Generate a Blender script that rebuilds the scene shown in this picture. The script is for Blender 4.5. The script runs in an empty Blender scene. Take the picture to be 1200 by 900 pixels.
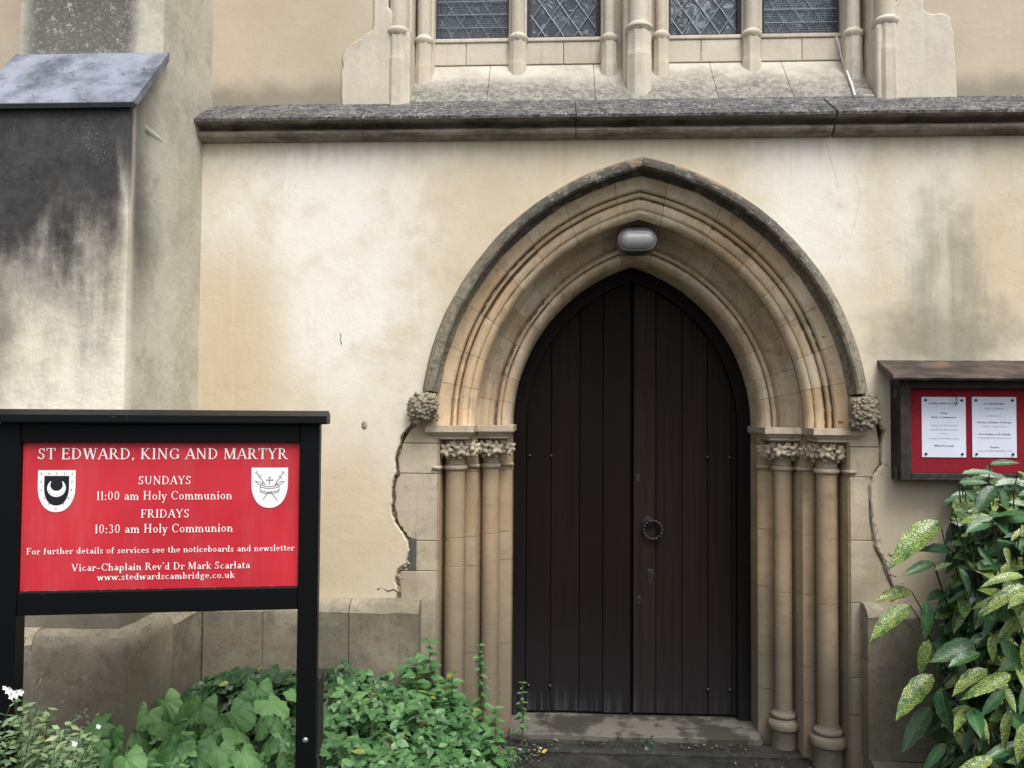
import bpy, math, random
from mathutils import Vector, Matrix, noise as mnoise
from mathutils.geometry import tessellate_polygon
random.seed(7)
R = math.radians
S = bpy.context.scene
COL = S.collection

# ------------------------------------------------------------------ camera
F = 971.0
CAM = Vector((-0.442, -4.22, 1.80))
TH, PT, RO = R(2.9), R(1.85), R(0.37)
cf = Vector((-math.sin(TH)*math.cos(PT), math.cos(TH)*math.cos(PT), math.sin(PT)))
cr0 = Vector((math.cos(TH), math.sin(TH), 0))
cu0 = cr0.cross(cf)
cr = cr0*math.cos(RO) + cu0*math.sin(RO)
cu = cu0*math.cos(RO) - cr0*math.sin(RO)
cam = bpy.data.objects.new('camera', bpy.data.cameras.new('camera'))
COL.objects.link(cam)
cam.matrix_world = Matrix(((cr.x, cu.x, -cf.x, CAM.x), (cr.y, cu.y, -cf.y, CAM.y), (cr.z, cu.z, -cf.z, CAM.z), (0, 0, 0, 1)))
cam.data.sensor_width = 36
cam.data.lens = F*36/1200
cam.data.clip_start = 0.05
cam.data.clip_end = 500
S.camera = cam

# ------------------------------------------------------------------ sky, sun, exposure
SUN_EL, SUN_AZ = R(60), R(152)          # azimuth clockwise from +Y (behind and right of the viewer)
world = bpy.data.worlds.new('World'); S.world = world; world.use_nodes = True
wn = world.node_tree
sky = wn.nodes.new('ShaderNodeTexSky'); sky.sky_type = 'NISHITA'; sky.sun_disc = False
sky.sun_elevation = SUN_EL; sky.sun_rotation = SUN_AZ
sky.air_density = 1.0; sky.dust_density = 6.0; sky.ozone_density = 1.0
hs = wn.nodes.new('ShaderNodeHueSaturation'); hs.inputs['Saturation'].default_value = 0.35
wn.links.new(sky.outputs[0], hs.inputs['Color'])
wn.links.new(hs.outputs[0], wn.nodes['Background'].inputs[0])
wn.nodes['Background'].inputs[1].default_value = 0.12
sl = bpy.data.lights.new('sun', 'SUN'); sl.energy = 1.25; sl.angle = R(24); sl.color = (1, 0.965, 0.92)
sun = bpy.data.objects.new('sun', sl); COL.objects.link(sun)
sd = Vector((math.sin(SUN_AZ)*math.cos(SUN_EL), math.cos(SUN_AZ)*math.cos(SUN_EL), math.sin(SUN_EL)))
sun.rotation_euler = (-sd).to_track_quat('-Z', 'Y').to_euler()
S.view_settings.view_transform = 'Standard'; S.view_settings.look = 'None'
S.view_settings.gamma = 1; S.view_settings.exposure = 0.76
S.render.engine = 'CYCLES'
S.cycles.max_bounces = 6; S.cycles.use_denoising = True

# ------------------------------------------------------------------ helpers: pixel of the 1200x900 photograph -> point at depth plane Y
def ray(px, py):
    return cf + cr*((px-600)/F) + cu*((450-py)/F)
def P(px, py, Y):
    d = ray(px, py)
    return CAM + d*((Y-CAM.y)/d.y)
def X(px, py, Y): return P(px, py, Y).x
def Z(px, py, Y): return P(px, py, Y).z

W = {}
def link(o, parent, loc):
    COL.objects.link(o)
    loc = Vector(loc)
    if parent is not None:
        o.parent = parent
        o.location = loc - W[parent.name]
    else:
        o.location = loc
    W[o.name] = loc
    return o
def tag(o, label=None, cat=None, group=None, kind=None):
    if label: o['label'] = label
    if cat: o['category'] = cat
    if group: o['group'] = group
    if kind: o['kind'] = kind
    return o
def empty(name, loc, label=None, cat=None, group=None):
    o = bpy.data.objects.new(name, None); o.empty_display_size = 0.1
    link(o, None, loc)
    return tag(o, label, cat, group)

class MB:
    def __init__(s): s.v = []; s.f = []
    def add(s, vs, fs):
        n = len(s.v); s.v += [Vector(a) for a in vs]; s.f += [[n+i for i in f] for f in fs]
    def box(s, x0, x1, y0, y1, z0, z1, c=0.0):
        """block whose -Y (front) face has chamfered edges of size c"""
        if c <= 0:
            s.add([(x0,y0,z0),(x1,y0,z0),(x1,y0,z1),(x0,y0,z1),(x0,y1,z0),(x1,y1,z0),(x1,y1,z1),(x0,y1,z1)],
                  [(0,1,2,3),(5,4,7,6),(4,0,3,7),(1,5,6,2),(3,2,6,7),(4,5,1,0)])
        else:
            s.add([(x0+c,y0,z0+c),(x1-c,y0,z0+c),(x1-c,y0,z1-c),(x0+c,y0,z1-c),
                   (x0,y0+c,z0),(x1,y0+c,z0),(x1,y0+c,z1),(x0,y0+c,z1),
                   (x0,y1,z0),(x1,y1,z0),(x1,y1,z1),(x0,y1,z1)],
                  [(0,1,2,3),(4,5,1,0),(5,6,2,1),(6,7,3,2),(7,4,0,3),(8,9,5,4),(9,10,6,5),(10,11,7,6),(11,8,4,7),(9,8,11,10)])
        return s
    def prism(s, pts, d, cap=True):
        """pts: 3D loop; d: extrusion vector"""
        n = len(pts); d = Vector(d); a = [Vector(p) for p in pts]
        vs = a + [p+d for p in a]
        fs = [(i, (i+1) % n, n+(i+1) % n, n+i) for i in range(n)]
        if cap:
            t = tessellate_polygon([a])
            fs += [tuple(x) for x in t] + [tuple(n+i for i in reversed(x)) for x in t]
        s.add(vs, fs); return s
    def plate(s, poly, y0, y1, c=0.004, hole=None):
        """poly in (x,z); front at y0, back at y1; chamfered front edge"""
        def area(p): return sum(p[i][0]*p[(i+1) % len(p)][1]-p[(i+1) % len(p)][0]*p[i][1] for i in range(len(p)))
        if area(poly) < 0: poly = poly[::-1]
        n = len(poly); ins = []
        for i in range(n):
            a, b, d = Vector(poly[i-1]), Vector(poly[i]), Vector(poly[(i+1) % n])
            e1 = (b-a).normalized(); e2 = (d-b).normalized()
            n1 = Vector((-e1.y, e1.x)); n2 = Vector((-e2.y, e2.x)); m = n1+n2
            if m.length < 1e-6: m = n1
            m = m.normalized(); k = c/max(0.5, m.dot(n1))
            ins.append(b+m*k)
        front = [(p.x, y0, p.y) for p in ins]
        vs = front + [(p[0], y0+c, p[1]) for p in poly] + [(p[0], y1, p[1]) for p in poly]
        t = tessellate_polygon([[Vector(p) for p in front]])
        fs = [tuple(x) for x in t]
        for i in range(n):
            j = (i+1) % n
            fs += [(n+i, n+j, j, i), (2*n+i, 2*n+j, n+j, n+i)]
        s.add(vs, fs); return s
    def lathe(s, prof, cx, cy, n=16, a0=0, a1=360, cap=True, off=0):
        full = abs(a1-a0) >= 360; m = n if full else n+1
        vs = []
        for (r, z) in prof:
            for i in range(m):
                a = R(off+a0+(a1-a0)*i/n); vs.append((cx+r*math.cos(a), cy+r*math.sin(a), z))
        fs = []
        for k in range(len(prof)-1):
            for i in range(n):
                j = (i+1) % m if full else i+1
                fs.append((k*m+i, k*m+j, (k+1)*m+j, (k+1)*m+i))
        if cap and full:
            fs.append(tuple(range(m))); fs.append(tuple((len(prof)-1)*m+i for i in reversed(range(m))))
        s.add(vs, fs); return s
    def tube(s, pts, rad, n=6):
        pts = [Vector(p) for p in pts]; vs = []; N = len(pts)
        rad = rad if isinstance(rad, (list, tuple)) else [rad]*N
        for i, p in enumerate(pts):
            t = (pts[min(i+1, N-1)]-pts[max(i-1, 0)])
            t = t.normalized() if t.length > 1e-9 else Vector((0, 0, 1))
            a = t.cross(Vector((0.13, 0.9, 0.41))); a.normalize(); b = t.cross(a)
            for k in range(n):
                g = 2*math.pi*k/n; vs.append(p + (a*math.cos(g)+b*math.sin(g))*rad[i])
        fs = [(i*n+k, i*n+(k+1) % n, (i+1)*n+(k+1) % n, (i+1)*n+k) for i in range(N-1) for k in range(n)]
        fs += [tuple(range(n)), tuple((N-1)*n+k for k in reversed(range(n)))]
        s.add(vs, fs); return s
    def mesh(s, name, m, smooth=False, org=None):
        me = bpy.data.meshes.new(name)
        org = Vector(org) if org is not None else Vector((0, 0, 0))
        me.from_pydata([v-org for v in s.v], [], s.f)
        if m: me.materials.append(m)
        me.update()
        if smooth: me.shade_smooth()
        return me
    def build(s, name, m, parent=None, smooth=False, label=None, cat=None, group=None, kind=None, fix=True, auto=None):
        lo = Vector([min(v[i] for v in s.v) for i in range(3)]); hi = Vector([max(v[i] for v in s.v) for i in range(3)])
        org = (lo+hi)/2; org.z = lo.z
        me = s.mesh(name, m, smooth, org)
        if fix:
            import bmesh
            bm = bmesh.new(); bm.from_mesh(me); bmesh.ops.recalc_face_normals(bm, faces=bm.faces); bm.to_mesh(me); bm.free()
        if auto is not None: me.shade_smooth(); me.set_sharp_from_angle(angle=R(auto))
        o = bpy.data.objects.new(name, me); link(o, parent, org)
        return tag(o, label, cat, group, kind)

# ------------------------------------------------------------------ node expression helper
class E:
    def __init__(s, g, k): s.g = g; s.k = k
    def _b(s, o, op): return s.g.math(op, s, o)
    def __add__(s, o): return s._b(o, 'ADD')
    def __radd__(s, o): return s._b(o, 'ADD')
    def __sub__(s, o): return s._b(o, 'SUBTRACT')
    def __rsub__(s, o): return s.g.math('SUBTRACT', o, s)
    def __mul__(s, o): return s._b(o, 'MULTIPLY')
    def __rmul__(s, o): return s._b(o, 'MULTIPLY')
    def __truediv__(s, o): return s._b(o, 'DIVIDE')
class Gx:
    def __init__(s, name):
        s.m = bpy.data.materials.new(name); s.m.use_nodes = True; s.t = s.m.node_tree
        s.p = s.t.nodes['Principled BSDF']; s.pos = s.node('ShaderNodeNewGeometry', 0)
        sp = s.t.nodes.new('ShaderNodeSeparateXYZ'); s.t.links.new(s.pos.k, sp.inputs[0])
        s.x, s.y, s.z = [E(s, sp.outputs[i]) for i in range(3)]
        s._oi = None
    def node(s, typ, out=0): return E(s, s.t.nodes.new(typ).outputs[out])
    def put(s, sock, v):
        if isinstance(v, E): s.t.links.new(v.k, sock)
        elif isinstance(v, (tuple, list)) and sock.type == 'RGBA': sock.default_value = (*v, 1) if len(v) == 3 else v
        else: sock.default_value = v
    def math(s, op, a, b=0.0, clamp=False):
        n = s.t.nodes.new('ShaderNodeMath'); n.operation = op; n.use_clamp = clamp
        s.put(n.inputs[0], a); s.put(n.inputs[1], b); return E(s, n.outputs[0])
    def rnd(s):
        if s._oi is None: s._oi = s.t.nodes.new('ShaderNodeObjectInfo')
        return E(s, s._oi.outputs['Random'])
    def isl(s):
        n = s.t.nodes.new('ShaderNodeNewGeometry'); return E(s, n.outputs['Random Per Island'])
    def obj(s): n = s.t.nodes.new('ShaderNodeTexCoord'); return E(s, n.outputs['Object'])
    def gen(s): n = s.t.nodes.new('ShaderNodeTexCoord'); return E(s, n.outputs['Generated'])
    def sep(s, v):
        sp = s.t.nodes.new('ShaderNodeSeparateXYZ'); s.put(sp.inputs[0], v); return [E(s, sp.outputs[i]) for i in range(3)]
    def comb(s, x, y, z):
        c = s.t.nodes.new('ShaderNodeCombineXYZ')
        for i, a in enumerate((x, y, z)): s.put(c.inputs[i], a)
        return E(s, c.outputs[0])
    def scaled(s, v, sx, sy, sz):
        n = s.t.nodes.new('ShaderNodeVectorMath'); n.operation = 'MULTIPLY'
        s.put(n.inputs[0], v); n.inputs[1].default_value = (sx, sy, sz); return E(s, n.outputs[0])
    def noise(s, scale, detail=4, rough=0.55, vec=None, w=None, dist=0.0):
        n = s.t.nodes.new('ShaderNodeTexNoise')
        if w is not None: n.noise_dimensions = '4D'; s.put(n.inputs['W'], w)
        s.put(n.inputs['Vector'], vec or s.pos); n.inputs['Scale'].default_value = scale
        n.inputs['Detail'].default_value = detail; n.inputs['Roughness'].default_value = rough
        n.inputs['Distortion'].default_value = dist
        return E(s, n.outputs['Fac'])
    def voro(s, scale, vec=None, feat='F1', out='Distance', rand=1.0):
        n = s.t.nodes.new('ShaderNodeTexVoronoi'); n.feature = feat
        q = s.t.nodes.new('ShaderNodeTexNoise'); s.put(q.inputs['Vector'], vec or s.pos); q.inputs['Scale'].default_value = scale*1.7; q.inputs['Detail'].default_value = 4
        ad = s.t.nodes.new('ShaderNodeVectorMath'); ad.operation = 'MULTIPLY_ADD'; s.t.links.new(q.outputs['Color'], ad.inputs[0])
        ad.inputs[1].default_value = (1.3/scale,)*3; s.put(ad.inputs[2], vec or s.pos); s.t.links.new(ad.outputs[0], n.inputs['Vector'])
        n.inputs['Scale'].default_value = scale
        n.inputs['Randomness'].default_value = rand
        return E(s, n.outputs[out])
    def st(s, v, a, b):
        n = s.t.nodes.new('ShaderNodeMapRange'); n.interpolation_type = 'SMOOTHSTEP'
        s.put(n.inputs[0], v)
        n.inputs[1].default_value = min(a, b); n.inputs[2].default_value = max(a, b)
        n.inputs[3].default_value, n.inputs[4].default_value = (0, 1) if a < b else (1, 0)
        return E(s, n.outputs[0])
    def mix(s, f, a, b, mode='MIX'):
        n = s.t.nodes.new('ShaderNodeMix'); n.data_type = 'RGBA'; n.blend_type = mode
        s.put(n.inputs[0], f); s.put(n.inputs[6], a); s.put(n.inputs[7], b); return E(s, n.outputs[2])
    def blob(s, cx, cz, rx, rz, w=0.5, sc=4):
        """soft irregular patch on the wall plane, 1 inside"""
        a = (s.x-cx)/rx; b = (s.z-cz)/rz
        d = s.math('SQRT', a*a+b*b) + (s.noise(sc, 4, .6)-0.5)*w*2
        return s.st(d, 1.25, 0.35)
    def done(s, col, rough=0.9, bump=None, bs=0.3, bd=0.01, spec=0.3, metal=0.0, trans=None):
        s.put(s.p.inputs['Base Color'], col); s.put(s.p.inputs['Roughness'], rough)
        s.put(s.p.inputs['Specular IOR Level'], spec); s.put(s.p.inputs['Metallic'], metal)
        if bump is not None:
            b = s.t.nodes.new('ShaderNodeBump'); b.inputs['Strength'].default_value = bs; b.inputs['Distance'].default_value = bd
            s.put(b.inputs['Height'], bump); s.t.links.new(b.outputs[0], s.p.inputs['Normal'])
        return s.m

# ------------------------------------------------------------------ materials
def m_stucco():
    g = Gx('stucco_lower')
    n1 = g.noise(1.3, 5, .6); n2 = g.noise(5, 5, .6); fine = g.noise(60, 3, .6)
    c = g.mix(g.st(n1, .3, .7), (.60, .525, .39), (.68, .62, .495))
    # whiter limewash patches
    wp = g.math('MAXIMUM', g.blob(-1.75, 2.85, .75, .45, .7, 2.5), g.blob(-1.55, 2.35, .45, .6, .7, 2.5))
    wp = g.math('MAXIMUM', wp, g.blob(.85, 2.85, .33, .55, .7, 3)*.9)
    wp = g.math('MAXIMUM', wp, g.blob(1.45, 2.75, .28, .6, .7, 3)*.6)
    wp = g.math('MAXIMUM', wp, g.blob(-1.25, 1.95, .3, .6, .8, 3)*.45)
    c = g.mix(wp*.95, c, (.79, .77, .71))
    # warm ochre areas
    och = g.math('MAXIMUM', g.blob(-2.1, 1.9, .3, .9, .8, 2.5), g.blob(-1.7, 1.15, .9, .4, .8, 2.5))
    och = g.math('MAXIMUM', och, g.blob(-.75, 2.55, .35, .45, .8, 3)*.6)
    och = g.math('MAXIMUM', och, g.blob(1.75, 2.55, .35, .5, .8, 3)*.8)
    och = g.math('MAXIMUM', och, g.st(g.noise(1.9, 5, .65, w=9.0), .50, .66)*.6)
    c = g.mix(och*.7, c, (.57, .46, .31))
    c = g.mix(g.st(n2, .5, .75)*.25, c, (.47, .38, .27))
    # grey green damp streak above the noticeboard
    k = g.scaled(g.pos, 9, 1, .8)
    sn = g.noise(1.0, 4, .6, k)
    gr = g.blob(1.50, 2.40, .24, .55, .6, 6)*g.st(sn, .25, .6)
    c = g.mix(gr*.7, c, (.24, .245, .19))
    gr2 = g.blob(1.5, 2.16, .45, .22, .6, 6)
    c = g.mix(gr2*.65, c, (.2, .195, .15))
    # dirt below the string course, fine runs
    run = g.st(g.z+g.noise(1.0, 3, .6, g.scaled(g.pos, 14, 1, .6))*.5, 3.3, 3.55)
    c = g.mix(run*.35, c, (.36, .31, .23))
    # green tinge near the ground and by the plinth
    low = g.st(g.z+(n2-.5)*.5, 1.25, .8)
    c = g.mix(low*.3, c, (.40, .34, .22))
    rightlow = g.blob(1.35, 1.2, .4, .45, .6, 5)
    c = g.mix(rightlow*.35, c, (.34, .29, .2))
    pit = g.st(g.voro(34), .12, .04)*g.st(g.noise(8, 2), .52, .62)
    c = g.mix(pit*.5, c, (.3, .24, .16))
    drip = g.noise(1, 5, .7, g.scaled(g.pos, 22, 1, 1.1))
    c = g.mix(g.st(drip, .56, .72)*.28*g.st(g.noise(1.7, 3), .45, .6), c, (.34, .28, .19))
    c = g.mix(g.st(drip, .44, .30)*.25*g.st(g.noise(2.1, 3, .5, w=5.0), .45, .6), c, (.78, .76, .70))
    gritc = g.noise(110, 3, .8); c = g.mix(g.st(gritc, .56, .75)*.22, c, (.30, .24, .16))
    blot = g.noise(3.3, 6, .75, w=2.0); c = g.mix(g.st(blot, .53, .68)*.3, c, (.45, .36, .235))
    ht = n2*.7 + fine*.22 + g.noise(18, 5, .7)*.5 + gritc*.12 - pit*.4
    return g.done(c, .92, ht, .34, .012)
def m_stucco_up():
    g = Gx('stucco_upper')
    n1 = g.noise(1.6, 5, .6)
    c = g.mix(g.st(n1, .3, .7), (.47, .395, .295), (.55, .475, .37))
    foot = g.st(g.z+(g.noise(6, 4)-.5)*.15, 3.6, 3.46)
    c = g.mix(foot*.7, c, (.2, .185, .15))
    c = g.mix(g.st(g.noise(7, 4), .5, .75)*.2, c, (.43, .36, .26))
    return g.done(c, .92, g.noise(25, 5, .6), .35, .006)
def m_buttress():
    g = Gx('buttress_render')
    n = g.noise(2.2, 6, .65); st = g.noise(1.0, 5, .65, g.scaled(g.pos, 5, 5, 1.0)); fine = g.noise(45, 3, .6)
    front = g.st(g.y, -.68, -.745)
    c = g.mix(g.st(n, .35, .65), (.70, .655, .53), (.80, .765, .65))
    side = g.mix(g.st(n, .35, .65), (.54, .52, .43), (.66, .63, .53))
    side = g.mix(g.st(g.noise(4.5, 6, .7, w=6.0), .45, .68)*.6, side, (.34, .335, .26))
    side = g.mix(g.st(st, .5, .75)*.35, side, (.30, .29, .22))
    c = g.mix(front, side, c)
    # soot crust under the weathering, running down in tongues
    lev = g.z + (n-.5)*.9 + (st-.5)*1.2 + (g.noise(9, 6, .7)-.5)*.6
    soot = g.st(lev, 1.85, 2.80)
    soot = g.math('MULTIPLY', soot, front)
    rim = g.st(g.x+(n-.5)*.14+(st-.5)*.10, -2.275, -2.345)
    soot = g.math('MAXIMUM', soot*(g.math('MAXIMUM', rim, g.st(g.z+(st-.5)*.5, 2.55, 2.95))), front*g.blob(-2.96, 2.1, .14, .7, .5, 6)*.7)
    soot = g.math('MAXIMUM', soot, front*g.st(lev+(g.noise(3, 5, .7, w=7.0)-.5)*1.6, 1.75, 2.5)*.6*g.st(g.x+(st-.5)*.4, -2.32, -2.50))
    soot = g.math('MAXIMUM', soot, front*g.st(g.x+(n-.5)*.5, -2.7, -2.97)*g.st(lev, 1.3, 2.1)*.8)
    edge = g.st(g.y + (n-.5)*.25, -.42, -.68)*g.st(g.z+(n-.5)*.8, 2.0, 2.6)*(1-front)
    soot = g.math('MAXIMUM', soot, edge*.85)
    c = g.mix(soot*.97, c, g.mix(g.st(g.noise(6, 6, .75, w=5.0), .35, .7), (.010, .011, .015), (.052, .053, .058)))
    grit = g.noise(38, 6, .85, w=2.0); soot = g.st(soot+(grit-.5)*.9*g.st(soot, .02, .25), .12, .95)
    spk = g.math('MAXIMUM', g.st(g.voro(110), .30, .15)*g.st(g.noise(5, 3), .50, .66)*.7, g.st(g.noise(70, 5, .8), .62, .70)*g.st(g.noise(4, 4, .6, w=3.0), .5, .62))*soot
    c = g.mix(spk*.55, c, (.45, .45, .44))
    up = g.st(g.z, 3.42, 3.5)*g.st(g.y, -.40, -.46)
    upd = up*g.math('MULTIPLY', g.st(g.x+(n-.5)*.1, -2.38, -2.47), g.st(g.x+(n-.5)*.1, -3.02, -2.9))
    c = g.mix(upd*.93, c, (.030, .030, .037))
    spk2 = g.math('MAXIMUM', g.st(g.noise(26, 6, .85, w=4.0), .555, .61), g.st(g.noise(60, 5, .85), .56, .62))*upd
    c = g.mix(spk2*.8, c, (.55, .55, .55))
    low = g.st(g.z+(n-.5)*.4, 1.25, .85)
    c = g.mix(low*.9, c, (.12, .11, .08))
    grn = (1-front)*g.blob(-2.3, 3.1, 9, .7, .6, 3)
    c = g.mix(grn*.25, c, (.27, .28, .22))
    return g.done(c, .9, n*.6+g.noise(14, 5, .65)*.5+fine*.2, .55, .015)
def m_stone(name, c1, c2, c3, dirt=.3, bedding=True, damp=True, rough=.88, lich=0.0, var=.5, wv=1.0):
    g = Gx(name); r = g.rnd()*wv
    n = g.noise(4, 6, .62, w=r*7); f = g.noise(40, 4, .65)
    c = g.mix(g.st(n, .3, .7), c1, c2)
    c = g.mix(g.st(r, .3, 1.0)*var, c, c3)
    c = g.mix(g.st(g.noise(2.2, 4, .6, w=3.0), .42, .66)*.45, c, tuple(a*.72 for a in c1))
    bd = g.noise(1, 4, .6, g.scaled(g.pos, 1.5, 1.5, 16), w=r*5)
    vs_ = g.noise(1, 5, .65, g.scaled(g.pos, 26, 26, 1.6)); c = g.mix(g.st(vs_, .52, .74)*.38, c, tuple(a*.5 for a in c1)); c = g.mix(g.st(vs_, .42, .26)*.25, c, tuple(min(.75, a*1.35) for a in c2))
    if bedding: c = g.mix(g.st(bd, .5, .7)*.35, c, tuple(a*.62 for a in c2))
    c = g.mix(g.st(g.noise(9, 5, .7), .52, .72)*dirt, c, (.16, .135, .1))
    if damp:
        d = g.st(g.z+(n-.5)*.6, 1.15, .35)
        c = g.mix(d*.72, c, (.14, .125, .095))
    if lich:
        l = g.st(g.noise(16, 6, .75), .50, .60)
        c = g.mix(l*lich, c, (.11, .11, .10))
        w = g.st(g.noise(48, 5, .8, w=8.0), .60, .68)*g.st(g.noise(5, 3, .6, w=2.0), .48, .64)
        c = g.mix(w*.5, c, (.52, .51, .44))
    pt = g.noise(85, 4, .8); c = g.mix(g.st(pt, .55, .72)*.32, c, tuple(a*.42 for a in c1)); c = g.mix(g.st(pt, .44, .30)*.22, c, tuple(min(.8, a*1.3) for a in c2))
    bl = g.noise(13, 6, .75, w=1.5); c = g.mix(g.st(bl, .54, .66)*.28, c, tuple(a*.6 for a in c1))
    return g.done(c, rough, n*.4+f*.35+bd*.25+pt*.25+bl*.3, .6, .008)
M = {}
M['stucco'] = m_stucco(); M['stucco_up'] = m_stucco_up(); M['butt'] = m_buttress()
M['jamb'] = m_stone('jamb_stone', (.36, .265, .16), (.45, .345, .22), (.33, .28, .20), .35)
M['ashlar'] = m_stone('ashlar_stone', (.43, .355, .25), (.54, .47, .355), (.46, .41, .33), .5)
M['shaft'] = m_stone('shaft_stone', (.355, .265, .165), (.40, .305, .20), (.36, .28, .19), .45, var=.25, wv=.06)
M['arch_o'] = m_stone('arch_stone_outer', (.60, .43, .25), (.80, .69, .53), (.58, .38, .20), .5, damp=False)
M['arch_i'] = m_stone('arch_stone_inner', (.50, .375, .235), (.74, .65, .52), (.45, .32, .18), .6, damp=False)
M['cap'] = m_stone('capital_stone', (.44, .37, .275), (.53, .455, .345), (.42, .35, .26), .6, bedding=False, damp=False)
M['plinth'] = m_stone('plinth_stone', (.24, .21, .145), (.44, .40, .30), (.24, .22, .16), .6, lich=.5)
M['window'] = m_stone('window_stone', (.56, .50, .41), (.63, .58, .49), (.52, .45, .35), .15, bedding=False, damp=False)
def m_sill():
    g = Gx('sill_stone'); r = g.rnd()
    n = g.noise(5, 6, .65); f = g.noise(28, 6, .75)
    c = g.mix(g.st(n, .3, .7), (.47, .43, .36), (.55, .51, .44))
    l = g.st(g.z+(n-.5)*.25, 3.76, 3.50)
    c = g.mix(l*.95, c, g.mix(g.st(f, .42, .6), (.13, .127, .112), (.27, .26, .23)))
    w = g.st(g.voro(60), .34, .2)*l
    c = g.mix(w*.15, c, (.6, .6, .56))
    return g.done(c, .9, f*.8+n*.3, .6, .01)
M['sill'] = m_sill()
def m_string():
    g = Gx('string_course_stone')
    n = g.noise(6, 6, .7); f = g.noise(35, 6, .75)
    top = g.st(g.z, 3.264, 3.272)
    under = g.mix(g.st(n, .3, .7), (.20, .175, .14), (.34, .30, .24))
    t = g.mix(g.st(f, .40, .60), (.035, .035, .042), (.14, .14, .135))
    t = g.mix(g.st(g.noise(11, 5, .7), .5, .66)*.55, t, (.23, .22, .20))
    w = g.st(g.voro(55), .36, .2)*g.st(g.noise(9, 3), .48, .6)
    t = g.mix(w*.6, t, (.55, .55, .52))
    c = g.mix(top, under, t)
    c = g.mix(g.st(g.noise(5, 5, .7, g.scaled(g.pos, 1, 1, 4)), .48, .62)*.6*(1-top), c, (.07, .065, .055))
    return g.done(c, .9, f*.8+n*.4, .8, .014)
M['string'] = m_string()
def m_hood():
    g = Gx('hood_mould_stone')
    n = g.noise(5, 6, .7); f = g.noise(38, 6, .75)
    hi = g.st(g.z+(n-.5)*.5, 2.2, 2.9)
    c = g.mix(hi, (.27, .245, .18), (.085, .080, .066))
    c = g.mix(g.st(f, .45, .62)*.6, c, (.055, .055, .052))
    w = g.st(g.voro(55), .36, .2)*g.st(g.noise(10, 3), .48, .62)*hi
    c = g.mix(w*.6, c, (.5, .5, .47))
    c = g.mix(g.st(g.noise(14, 4), .55, .7)*.5, c, (.30, .285, .235))
    return g.done(c, .92, f*.7+n*.5, .8, .012)
M['hood'] = m_hood()
def m_slab():
    g = Gx('weathering_slab')
    n = g.noise(5, 6, .65); f = g.noise(30, 5, .7)
    c = g.mix(g.st(n, .34, .64), (.075, .085, .11), (.25, .275, .345))  # pale blue patches put the wet slab's sky reflection into the colour
    c = g.mix(g.st(g.voro(22), .2, .12)*.8, c, (.03, .03, .035))
    c = g.mix(g.st(f, .58, .70)*.35, c, (.45, .46, .48)); c = g.mix(g.st(g.z, 3.128, 3.118), c, (.012, .013, .016))
    return g.done(c, g.st(n, .3, .7)*.25+.28, f*.5+n*.4, .4, .008, spec=.6)
M['slab'] = m_slab()
def m_simple(name, c, rough=.7, spec=.4, metal=0, nz=None, amt=.3, bs=.2, scale=30):
    g = Gx(name); n = g.noise(scale, 4, .6)
    col = g.mix(g.st(n, .35, .65)*amt, c, nz or tuple(a*.5 for a in c))
    return g.done(col, rough, n, bs, .004, spec=spec, metal=metal)
M['mortar'] = m_simple('mortar', (.10, .085, .065), .95, .2, nz=(.2, .17, .13), amt=.5, bs=.8)
M['joint'] = m_simple('joint_mortar', (.16, .125, .085), .95, .1, nz=(.3, .25, .18), amt=.6, bs=.4)
M['palemortar'] = m_simple('broken_mortar', (.42, .36, .28), .95, .2, nz=(.22, .18, .13), amt=.9, bs=1, scale=22)
M['brownmortar'] = m_simple('brown_broken_edge', (.30, .235, .155), .95, .15, nz=(.13, .10, .07), amt=.9, bs=1, scale=40)
M['tanmortar'] = m_simple('exposed_backing_coat', (.56, .47, .33), .95, .15, nz=(.40, .31, .20), amt=.9, bs=1, scale=22)
M['crackdark'] = m_simple('crack_shadow', (.09, .075, .055), .95, .1)
M['slate'] = m_simple('slate_block', (.10, .095, .085), .8, .3)
def m_oak(name, warm):
    g = Gx(name); r = g.rnd(); o = g.scaled(g.pos, 45, 8, 1.3)
    gr = g.noise(1.0, 5, .65, o, w=r*9); n = g.noise(2, 4, .6, w=r*4)
    c = g.mix(g.st(gr, .3, .7), warm, tuple(a*1.9 for a in warm))
    c = g.mix(r, c, tuple(a*.55 for a in warm)); sc_ = g.noise(1, 6, .8, g.scaled(g.pos, 70, 8, 5)); c = g.mix(g.st(sc_, .62, .72)*.35, c, (.05, .045, .042))
    low = g.st(g.z+(n-.5)*.5, .85, .1)
    c = g.mix(low*.6, c, (.017, .018, .021))
    pale = g.st(g.z+(n-.5)*.25, .24, .08)*g.st(gr, .45, .62)
    c = g.mix(pale*(g.st(g.x, .3, -.5)*.22+.08), c, (.14, .15, .17))
    return g.done(c, .62, gr*.8, .6, .004, spec=.10)
M['oak'] = m_oak('door_oak', (.0128, .0088, .0073)); M['frame_oak'] = m_oak('door_frame_oak', (.0105, .0080, .0074))
M['iron'] = m_simple('black_iron', (.012, .012, .013), .45, .5, .3)
M['plateiron'] = m_simple('worn_iron', (.022, .024, .027), .35, .6, .5, nz=(.06, .062, .068), amt=.6)
M['stud'] = m_simple('stud_iron', (.05, .05, .055), .4, .5, .6)
def m_blackpaint():
    g = Gx('black_paint'); n = g.noise(50, 3)
    c = g.mix(g.st(g.voro(30), .06, .03), (.0035, .0042, .0052), (.05, .05, .05))
    return g.done(c, .4, n, .08, .002, spec=.14)
M['black'] = m_blackpaint()
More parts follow.
